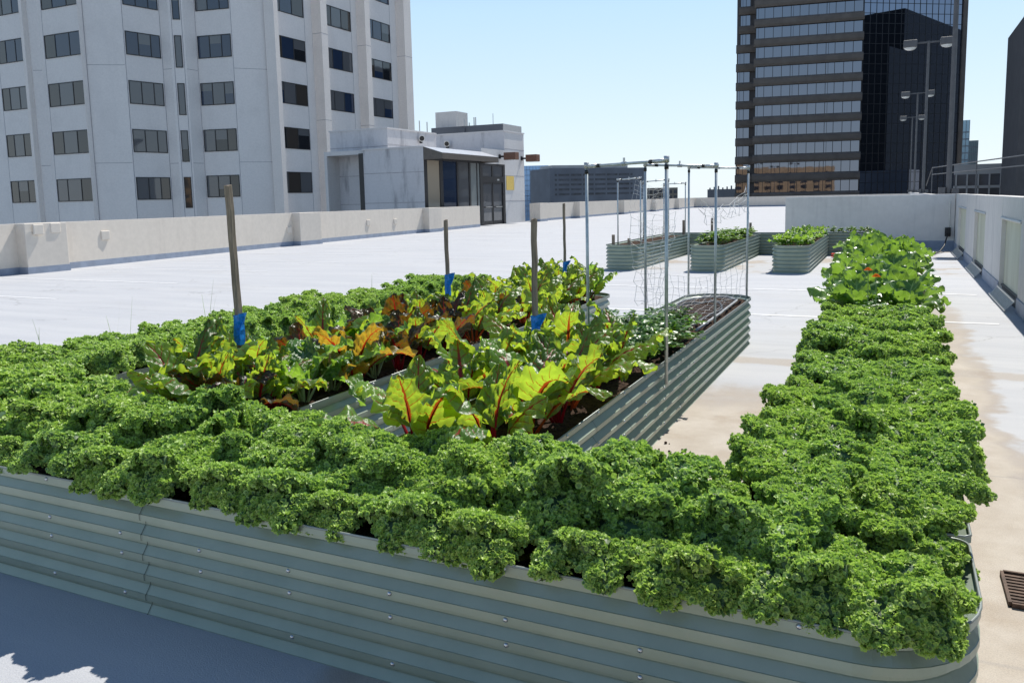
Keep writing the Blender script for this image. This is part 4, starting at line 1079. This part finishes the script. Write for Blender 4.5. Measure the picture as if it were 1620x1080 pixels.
def make_chard(seed, leaf, stk, n, size=1.0, label='', upright=0.5):
    rng = random.Random(seed); random.seed(seed)
    t = thing('chard_plant', label, 'chard plant', (0, 0, -50))
    fm, sf = FM(), FM()
    for i in range(n):
        f = i / max(1, n - 1); az = i * 2.39996 + rng.uniform(-0.35, 0.35)
        e0 = R(88 - (40 - 20 * upright) * f + rng.uniform(-6, 6)); e1 = R(66 - (85 - 35 * upright) * f + rng.uniform(-70, 18))
        L = size * (0.34 + 0.19 * rng.random()); hw = size * rng.uniform(0.074, 0.128)
        chard_leaf(fm, sf, rng, L, hw, az, e0, e1, (0.018 * math.cos(az), 0.018 * math.sin(az), 0), rng.uniform(0.26, 0.38))
    fm.build('leaves', leaf, t); sf.build('stalks', stk, t)
    return t
CH = {}
for key, (leaf, stk) in {'red': ('chard_red', 'stalk_red'), 'purple': ('chard_purple', 'stalk_red'), 'gold': ('chard_gold', 'stalk_red'), 'white': ('chard_white', 'stalk_white'), 'orange': ('chard_red', 'stalk_orange')}.items():
    CH[key] = [make_chard(300 + 17 * k + len(key) * 7 + ord(key[0]), M[leaf], M[stk], 7 if k else 6, 1.0, 'chard plant', (0.6, 0.2, 0.4)[k]) for k in range(3)]
DESC = {'red': 'red-veined green chard', 'purple': 'dark purple chard', 'gold': 'amber red-ribbed chard', 'white': 'white-stalked chard', 'orange': 'orange-stalked chard'}
near1 = ['at the near end', 'behind the tall stake', 'beside the tall stake', 'in front of the second stake', 'beside the second stake', 'just past the second stake', 'near the far stake', 'beside the far stake', 'at the far end']
rc = random.Random(5)
row1 = [(2.84, 'red'), (2.98, 'purple'), (3.15, 'red'), (3.38, 'red'), (3.6, 'white'), (3.85, 'white'), (4.1, 'gold'), (4.35, 'white'), (4.62, 'purple'), (4.9, 'red'), (5.15, 'purple'), (5.4, 'red'), (5.7, 'orange'), (6.0, 'red'), (6.3, 'purple'), (6.65, 'orange'), (7.0, 'red'), (7.35, 'orange'), (7.7, 'red'), (8.05, 'orange'), (8.4, 'red'), (8.6, 'white')]
for i, (y, c) in enumerate(row1):
    for side, x in (('outer', -3.42), ('inner', -3.09)):
        if side == 'outer': c2 = c if rc.random() < 0.4 and c != 'gold' else rc.choice(['purple', 'red', 'red', 'white', 'orange'])
        else: c2 = c
        yy = y + rc.uniform(-0.06, 0.06) + (0.1 if side == 'outer' else 0)
        where = near1[min(8, int(i * 9 / len(row1)))]
        lab = f'{DESC[c2]}, {"left" if side == "outer" else "right"} side of left chard planter, {where}'
        put(rc.choice(CH[c2]), (x + rc.uniform(-0.03, 0.03), yy, SZ - 0.01), rc.uniform(0, 6.28), rc.uniform(0.98, 1.15), lab, 'chard in the left chard planter')
near2 = ['just behind the near kale', 'in front of the wooden stake', 'beside the wooden stake', 'behind the wooden stake', 'beside the parsley']
row2 = [(3.02, 'red'), (3.38, 'red'), (3.72, 'orange'), (4.05, 'red'), (4.4, 'red'), (4.78, 'red')]
for i, (y, c) in enumerate(row2):
    for side, x in (('left', -1.92), ('right', -1.56)):
        c2 = c if side == 'left' else rc.choice(['red', 'red', 'orange'])
        lab = f'{DESC[c2]}, {side} side of right chard planter, {near2[min(4, int(i * 5 / len(row2)))]}'
        put(rc.choice(CH[c2]), (x + rc.uniform(-0.03, 0.03), y + rc.uniform(-0.06, 0.06), SZ - 0.01), rc.uniform(0, 6.28), rc.uniform(1.08, 1.25), lab, 'chard in the right chard planter')

# ---- parsley
def make_parsley(seed, n, h, leafmat, label, name='parsley_plant', cat='parsley', lsz=0.018):
    rng = random.Random(seed); random.seed(seed)
    t = thing(name, label, cat, (0, 0, -50)); fm, sf = FM(), FM()
    for i in range(n):
        az = rng.uniform(0, 6.28); e0 = R(rng.uniform(45, 88)); L = h * rng.uniform(0.75, 1.15)
        s, e, mid = path_frame(L, e0, e0 - R(rng.uniform(20, 70)), 9)
        stalk(sf, mid, 0.0022, 0.001, az, (0, 0, 0), 5)
        for q in range(9):
            k = 8 - q // 3; c = mid[k] + np.array([rng.uniform(-0.02, 0.02), rng.uniform(-0.028, 0.028), rng.uniform(-0.01, 0.012)])
            a = rng.uniform(0, 6.28); sz = lsz * rng.uniform(0.8, 1.4)
            u = np.array([math.cos(a), math.sin(a), rng.uniform(-0.5, 0.3)]); v = np.cross(u, [rng.uniform(-.4, .4), rng.uniform(-.4, .4), 1.0])
            g = np.array([[0, 0], [0.0, 0.0], [0.35, -0.75], [0.45, 0.75], [0.75, -0.55], [0.8, 0.5], [1.25, -0.3], [1.3, 0.28]]).reshape(4, 2, 2)
            z = np.array([0, 0.1, 0.25, 0.0])[:, None] * np.ones((1, 2))
            P = c + sz * (g[..., :1] * u + g[..., 1:] * v) + np.array([0, 0, 1.0]) * (z * sz * 0.5)[..., None]
            fm.grid(rotz(P, az), np.zeros_like(P) + 0.5, rng.random())
            for sgn in (-1, 1):
                u2 = u * 0.5 + v * sgn; u2 /= np.linalg.norm(u2)
                v2 = np.cross(u2, [0.2 * sgn, 0.1, 1.0])
                P = c + 0.8 * sz * (g[..., :1] * u2 + g[..., 1:] * v2)
                fm.grid(rotz(P, az), np.zeros_like(P) + 0.5, rng.random())
    fm.build('leaves', leafmat, t, smooth=False); sf.build('stems', M['kale_stem'], t)
    return t
PS = [make_parsley(400 + i, 42, 0.27, M['parsley'], 'bushy green parsley') for i in range(3)]
for i, (x, y) in enumerate([(-1.92, 5.2), (-1.56, 5.12), (-1.9, 5.5), (-1.58, 5.45), (-1.75, 5.32), (-1.92, 5.8), (-1.55, 5.75), (-1.72, 5.98), (-1.5, 6.0), (-1.9, 6.15), (-1.6, 6.3)]):
    put(rc.choice(PS), (x, y, SZ - 0.01), rc.uniform(0, 6.28), rc.uniform(0.9, 1.15), f'bushy parsley plant between the chard and the bare soil, {"left" if x < -1.7 else "right"} side', 'parsley in the middle planter')
# ---- collards
def make_broad(seed, n, size, leafmat, stk, label, name, cat, wide=0.34, crinkle=0.45):
    rng = random.Random(seed); random.seed(seed)
    t = thing(name, label, cat, (0, 0, -50)); fm, sf = FM(), FM()
    for i in range(n):
        f = i / max(1, n - 1); az = i * 2.39996 + rng.uniform(-0.3, 0.3)
        e0 = R(84 - 38 * f + rng.uniform(-6, 6)); e1 = R(35 - 75 * f + rng.uniform(-20, 15))
        L = size * rng.uniform(0.85, 1.1)
        chard_leaf(fm, sf, rng, L, L * wide * rng.uniform(0.8, 1.0), az, e0, e1, (0.015 * math.cos(az), 0.015 * math.sin(az), 0.02), rng.uniform(0.28, 0.36), 40, 15, crinkle)
    fm.build('leaves', leafmat, t); sf.build('stalks', stk, t)
    return t
CL = [make_broad(500 + i, 13, 0.40, M['collard'], M['stalk_white'], 'broad collard', 'collard_plant', 'collard plant') for i in range(3)]
yy = 7.75; i = 0
while yy < 14.0:
    for sx, nm in ((-0.3, 'left'), (0.1, 'right')):
        put(rc.choice(CL), (sx + rc.uniform(-0.05, 0.05), yy + rc.uniform(-0.08, 0.08), SZ - 0.01), rc.uniform(0, 6.28), rc.uniform(0.9, 1.15) * (1.0 + 0.055 * (yy - 7.75)),
            f'broad green collard, {nm} side of right planter, ' + ('next to the kale' if yy < 8.3 else 'halfway to its far end' if yy < 11.5 else 'by its far end'), 'collards at the far end of the right planter')
    yy += 0.4; i += 1
# marigolds at the join
def marigold(label, x, y, z):
    t = thing('marigold', label, 'flower', (x, y, SZ)); fm = FM(); rng = random.Random(int(x * 1000))
    for ring in range(4):
        for q in range(11):
            a = q * 2 * PI / 11 + ring * 0.3; rr = 0.036 - 0.007 * ring
            u = np.array([math.cos(a), math.sin(a), 0]); v = np.array([-math.sin(a), math.cos(a), 0])
            g = np.array([[0, -0.15], [0, 0.15], [0.6, -0.3], [0.6, 0.3], [1, -0.28], [1, 0.28]]).reshape(3, 2, 2)
            zz = np.array([0.2, 0.45, 0.25])[:, None] * np.ones((1, 2)) * 0.02 + ring * 0.006
            P = rr * (g[..., :1] * u + g[..., 1:] * v) + np.array([0, 0, 1.0]) * (zz + z - SZ)[..., None]
            fm.grid(P, np.zeros_like(P), rng.random())
    fm.build('flower_head', M['petal'], t, smooth=False)
    MB().tube([(0.01, 0.01, 0), (0, 0.0, z - SZ)], 0.004, 6).build('stem', M['kale_stem'], t)
marigold('larger orange marigold where the kale meets the collards', -0.09, 7.0, 0.93)
marigold('smaller orange marigold behind the other, among the collards', -0.16, 7.35, 0.95)
MG = make_parsley(460, 30, 0.22, M['parsley'], 'feathery marigold greenery', 'herb_plant', 'herb', 0.012)
put(MG, (-0.08, 7.25, SZ), 0.3, 1.25, 'feathery green plant around the orange marigolds', None) if False else None
MG.location = (-0.08, 7.25, SZ); MG.scale = (1.3, 1.3, 1.3); MG['label'] = 'feathery green plant around the orange marigolds'
# ---- plants in the far planters
YG = [make_broad(550 + i, 12, 0.30, M['young'], M['stalk_white'], 'young plant', 'squash_plant', 'squash plant', 0.30, 0.5) for i in range(3)]
for i, y in enumerate(np.arange(17.4, 22.1, 0.42)):
    for x in (-2.05, -1.72):
        put(rc.choice(YG), (x + rc.uniform(-0.05, 0.05), float(y), HF - 0.05), rc.uniform(0, 6.28), rc.uniform(0.9, 1.15), 'low leafy squash plant in the rightmost far planter', 'squash in the far right planter')
BN = [make_parsley(570 + i, 22, 0.30, M['young'], 'young bean', 'bean_plant', 'bean plant', 0.034) for i in range(2)]
for i, y in enumerate(np.arange(17.7, 22.1, 0.5)):
    for x in (-3.72, -3.42):
        put(rc.choice(BN), (x, float(y), HF - 0.06), rc.uniform(0, 6.28), rc.uniform(0.8, 1.2), 'small leafy bean plant in the middle far planter', 'beans in the far middle planter')
for i, x in enumerate((-1.35, -1.0, -0.7)):
    put(rc.choice(BN), (x, 22.6, HF - 0.06), rc.uniform(0, 6.28), 0.8, 'small bean plant in the crosswise far planter', 'beans in the crosswise far planter')
# ---- thin grass growing out of the kale
def grass(label, x, y, n, h):
    fm = FM(); rng = random.Random(int(x * 997 + y * 31)); t = thing('grass_tuft', label, 'grass', (x, y, SZ), 'grass sprouts in the kale')
    for i in range(n):
        az = rng.uniform(0, 6.28); s, e, mid = path_frame(h * rng.uniform(0.7, 1.1), R(rng.uniform(76, 89)), R(rng.uniform(55, 85)), 8)
        wd = 0.0032 * (1 - s) + 0.0006
        P = np.stack([mid - np.array([0, 1, 0]) * wd[:, None], mid + np.array([0, 1, 0]) * wd[:, None]], 1)
        fm.grid(rotz(P, az) + np.array([rng.uniform(-.05, .05), rng.uniform(-.05, .05), 0]), np.zeros_like(P), rng.random())
    fm.build('blades', M['grass'], t)
for lab, x, y, n, h in (('thin grass sprouts rising from the left kale, nearest the left edge of the photo', -5.0, 3.3, 3, 0.46), ('thin grass sprouts in the left kale, in front of the first parking line', -5.25, 4.05, 4, 0.50), ('thin grass sprouts in the left kale, left of the tall stake', -5.3, 5.0, 3, 0.50),
                        ('thin grass sprouts at the far part of the left kale, behind the second stake', -5.25, 7.4, 3, 0.46), ('thin green blades in the right kale, nearer of two tufts', 0.0, 3.75, 5, 0.44), ('thin green blades in the right kale, farther of two tufts', 0.02, 4.55, 6, 0.45), ('thin grass blades by the corrugated side of the left chard planter', -2.6, 2.66, 3, 0.42)):
    grass(lab, x, y, n, h)

# ================================================================== STAKES, TRELLISES, NETS, HOSE
def stake(label, x, y, ztop, w, tape, lean=(0, 0)):
    t = thing('wooden_stake', label, 'stake', (x, y, 0.3), 'wooden stakes in the chard planters')
    hh = ztop - 0.3; b = MB(); rng = random.Random(int(y * 100)); vs = []; fs = []; n = 10
    for i in range(n + 1):
        f = i / n; cx, cy = lean[0] * f + rng.uniform(-.0025, .0025), lean[1] * f + rng.uniform(-.0025, .0025); ww = w / 2 * (1 - 0.08 * rng.random())
        for sx, sy in ((-1, -1), (1, -1), (1, 1), (-1, 1)): vs.append((cx + sx * ww, cy + sy * ww, hh * f + (rng.uniform(-0.008, 0.008) if i == n else 0)))
    for i in range(n):
        for k in range(4): fs.append((i * 4 + k, i * 4 + (k + 1) % 4, i * 4 + 4 + (k + 1) % 4, i * 4 + 4 + k))
    fs.append((n * 4, n * 4 + 1, n * 4 + 2, n * 4 + 3))
    b.add(vs, fs).build('post', M['wood'], t, bevel=0.003)
    z0, z1 = tape; f = ((z0 + z1) / 2 - 0.3) / hh; b = MB(); cx, cy = lean[0] * f, lean[1] * f; k = w * 0.56; nz = 7; vs = []; fs = []
    # a loose band of tape round the post
    ring = [(-k, -k), (k, -k), (k, k), (-k, k)]
    for j in range(nz):
        z = z0 + (z1 - z0) * j / (nz - 1) - 0.3
        for q, (px, py) in enumerate(ring): vs.append((cx + px * (1 + 0.35 * rng.random()), cy + py * (1 + 0.35 * rng.random()), z))
    for j in range(nz - 1):
        for q in range(4): fs.append((j * 4 + q, j * 4 + (q + 1) % 4, j * 4 + 4 + (q + 1) % 4, j * 4 + 4 + q))
    b.add(vs, fs)
    # tail flap
    zt = z1 - 0.3
    P = []
    for i in range(4):
        for j in range(5): P.append((cx + k * 0.6 + i * 0.018 * (1.25 - 0.28 * j) + 0.004 * math.sin(j * 2.1), cy - k - 0.004 - 0.010 * math.sin(i * 1.7 + j), zt + 0.012 * i - j * (z1 - z0) / 4.6 - i * i * 0.002))
    b.add(P, [(i * 5 + j, i * 5 + j + 1, i * 5 + j + 6, i * 5 + j + 5) for i in range(3) for j in range(4)])
    b.build('blue_tape', M['blue'], t)
stake('tall weathered wooden stake with blue tape, leftmost and nearest of the four', -3.39, 3.42, 1.73, 0.034, (0.81, 0.985), (-0.03, 0.0))
stake('wooden stake with a wide blue tape flag, second from the left', -3.25, 5.59, 1.46, 0.028, (0.78, 1.02))
stake('wooden stake with blue tape in the right chard planter', -1.85, 4.18, 1.5, 0.030, (0.77, 0.94))
stake('thin wooden stake far down the left chard planter, its blue tape half hidden', -3.2, 8.05, 1.56, 0.026, (0.80, 0.93))
def peg(label, x, y, h):
    tag(MB().box(x - 0.03, x + 0.03, y - 0.025, y + 0.025, 0.3, h).build('wooden_peg', M['wood'], bevel=0.004), label, 'peg', 'short wooden pegs in the far planters')
peg('short pale wooden peg at the left corner of the far trellis planter', -5.68, 17.25, 0.78)
peg('short pale wooden peg right of the other at the front of the far trellis planter', -5.3, 17.2, 0.70)
peg('dark short peg near the back of the far trellis planter', -5.2, 21.9, 0.95)
peg('dark short peg beside the far trellis planter, right of the others', -4.55, 22.5, 0.98)
peg('dark short peg at the back of the bean planter', -3.5, 22.4, 0.85)

def trellis(label, posts_l, posts_r, zl, zr, z0, r, group):
    t = thing('pipe_trellis', label, 'trellis', (0, 0, 0), group)
    for (x, y), z in ((posts_l, zl), (posts_r, zr)):
        p = MB().tube([(x, y, z0 - 0.15), (x, y, z)], r, 10).build('post', M['steel'], t, smooth=True)
        MB().tube([(x, y, z - 0.012), (x, y, z + 0.03)], r * 1.55, 10).build('elbow_cap', M['fitting'], p, smooth=True)
        MB().tube([(x, y, z - 0.055), (x, y, z - 0.025)], r * 1.22, 10).build('collar', M['black'], p, smooth=True)
    A_, B_ = Vector((*posts_l, zl)), Vector((*posts_r, zr))
    c = MB().tube([A_, B_], r * 0.92, 10).build('cross_bar', M['steel'], t, smooth=True)
    for s0, s1 in ((0.02, 0.14), (0.86, 0.98)): MB().tube([A_.lerp(B_, s0), A_.lerp(B_, s1)], r * 1.2, 8).build('sleeve', M['fitting'], c, smooth=True)
    for s0, s1 in ((0.15, 0.19), (0.81, 0.85)): MB().tube([A_.lerp(B_, s0), A_.lerp(B_, s1)], r * 1.22, 8).build('end_collar', M['black'], c, smooth=True)
    m = A_.lerp(B_, 0.5); d = (B_ - A_).normalized()
    MB().tube([m - d * 0.02, m + d * 0.02], r * 1.35, 8).box(m.x - 0.006, m.x + 0.006, m.y - 0.006, m.y + 0.006, m.z + r, m.z + r + 0.03).build('clamp', M['fitting'], c)
    return t
trellis('nearest silver pipe trellis arch, standing in the parsley', (-2.05, 5.62), (-1.33, 5.17), 1.845, 1.845, HB, 0.0118, 'pipe trellises in the middle planter')
trellis('middle silver pipe trellis arch, where the bare soil begins', (-2.05, 7.18), (-1.38, 7.04), 1.90, 1.862, HB, 0.0115, 'pipe trellises in the middle planter')
trellis('silver pipe trellis arch at the far end of the bare soil', (-2.07, 9.0), (-1.42, 8.98), 1.925, 1.895, HB, 0.0115, 'pipe trellises in the middle planter')
trellis('front pipe trellis arch of the far trellis planter', (-5.75, 17.8), (-5.15, 17.6), 2.01, 2.03, HF, 0.016, 'pipe trellises in the far planter')
trellis('middle pipe trellis arch of the far trellis planter', (-5.75, 19.9), (-5.13, 20.0), 1.98, 2.02, HF, 0.015, 'pipe trellises in the far planter')
trellis('back pipe trellis arch of the far trellis planter', (-5.75, 21.9), (-5.13, 21.8), 1.94, 1.95, HF, 0.015, 'pipe trellises in the far planter')

def net(label, corners, nu, nv, sag, r, seed, wob=0.03):
    """string net between four corner points (bottom-left, bottom-right, top-right, top-left)"""
    rng = random.Random(seed); bl, br, tr_, tl = [Vector(c) for c in corners]
    ofs = {}
    def P(i, j):
        u, v = i / nu, j / nv
        p = bl.lerp(br, u).lerp(tl.lerp(tr_, u), v)
        if (i, j) not in ofs: ofs[(i, j)] = Vector((rng.uniform(-wob, wob), rng.uniform(-wob, wob), rng.uniform(-wob, wob)))
        q = p + ofs[(i, j)]; q.z -= sag * math.sin(PI * u) * v; return q
    b = MB()
    for i in range(nu + 1): b.tube([P(i, j) for j in range(nv + 1)], r, 4)
    for j in range(nv + 1): b.tube([P(i, j) for i in range(nu + 1)], r, 4)
    tag(b.build('string_net', M['string']), label, 'net', 'white string nets on the trellises')
net('white string net sagging across the bare soil between the pipe posts', [(-2.03, 7.2, 0.52), (-1.42, 8.9, 0.52), (-1.42, 8.95, 1.0), (-2.04, 7.2, 0.98)], 18, 5, 0.2, 0.0014, 3, 0.016)
net('white string net lying loosely over the bare soil at the far end', [(-1.95, 6.9, 0.50), (-1.42, 6.9, 0.50), (-1.44, 8.8, 0.53), (-2.0, 8.8, 0.53)], 7, 18, 0.0, 0.0012, 8, 0.012)
net('loose end of white net hanging below the bar of the middle arch', [(-1.5, 7.08, 1.36), (-1.40, 8.9, 1.42), (-1.42, 8.95, 1.72), (-1.52, 7.06, 1.58)], 13, 4, 0.14, 0.0018, 5, 0.03)
net('white net strands bunched around the left post of the middle arch', [(-2.1, 7.1, 0.6), (-1.95, 7.3, 0.6), (-1.85, 7.6, 1.45), (-2.15, 7.0, 1.5)], 4, 14, 0.05, 0.0018, 12, 0.025)
net('white net bunched under the front arch of the far trellis', [(-5.4, 17.6, 1.35), (-5.12, 19.9, 1.3), (-5.13, 20.0, 1.95), (-5.3, 17.7, 1.98)], 9, 6, 0.14, 0.0022, 6, 0.04)
net('white net hanging low from the far trellis posts', [(-5.2, 17.6, 0.65), (-5.1, 20.5, 0.65), (-5.1, 20.6, 1.0), (-5.2, 17.6, 1.2)], 11, 5, 0.2, 0.0025, 9, 0.03)
pts = []
for i in range(26):
    f = i / 25; a = -0.6 + f * 5.6
    pts.append((-1.73 + 0.24 * math.cos(a) , 7.75 + 0.72 * math.sin(a) , 0.492 + 0.01 * math.sin(i)))
hp = [(-1.62, 5.9, 0.49), (-1.58, 6.4, 0.50), (-1.52, 6.9, 0.495)] + pts + [(-1.86, 6.8, 0.49), (-1.9, 6.4, 0.48), (-1.92, 5.9, 0.47)]
tag(MB().tube(hp, 0.011, 8).build('drip_hose', M['hose'], smooth=True), 'dark drip hose looped over the bare soil of the middle planter', 'hose')
hp2 = [(-2.0, 6.4, 0.49), (-2.02, 7.5, 0.5), (-1.98, 8.5, 0.5), (-1.8, 8.85, 0.5), (-1.6, 8.85, 0.5), (-1.46, 8.6, 0.5), (-1.44, 7.6, 0.5), (-1.45, 6.6, 0.49)]
tag(MB().tube(hp2, 0.012, 8).build('drip_hose', plain('grey_hose', (0.30, 0.31, 0.33), 0.5), smooth=True), 'pale grey hose following the inner edge of the bare soil bed', 'hose')
# small wet debris on the floor beside the middle planter
rng = random.Random(8); b = MB()
for i in range(16):
    x, y, s = -1.2 + rng.uniform(-0.10, 0.08), 4.7 + rng.uniform(-0.35, 0.3), rng.uniform(0.003, 0.012)
    b.prism([(x + s * math.cos(a) * rng.uniform(.6, 1.2), y + s * math.sin(a) * rng.uniform(.6, 1.2)) for a in np.linspace(0, 5.3, 6)], 0.001, 0.004 + 0.01 * rng.random())
tag(b.build('spilled_soil', M['soil']), 'dark crumbs of spilled soil on the floor beside the middle planter', 'soil', None, 'stuff')
for o in [o for o in COL.objects if o.parent is None and o.location.z < -40 and o.type == 'EMPTY']:
    for c in list(o.children): bpy.data.objects.remove(c)
    bpy.data.objects.remove(o)
bpy.context.view_layer.update()
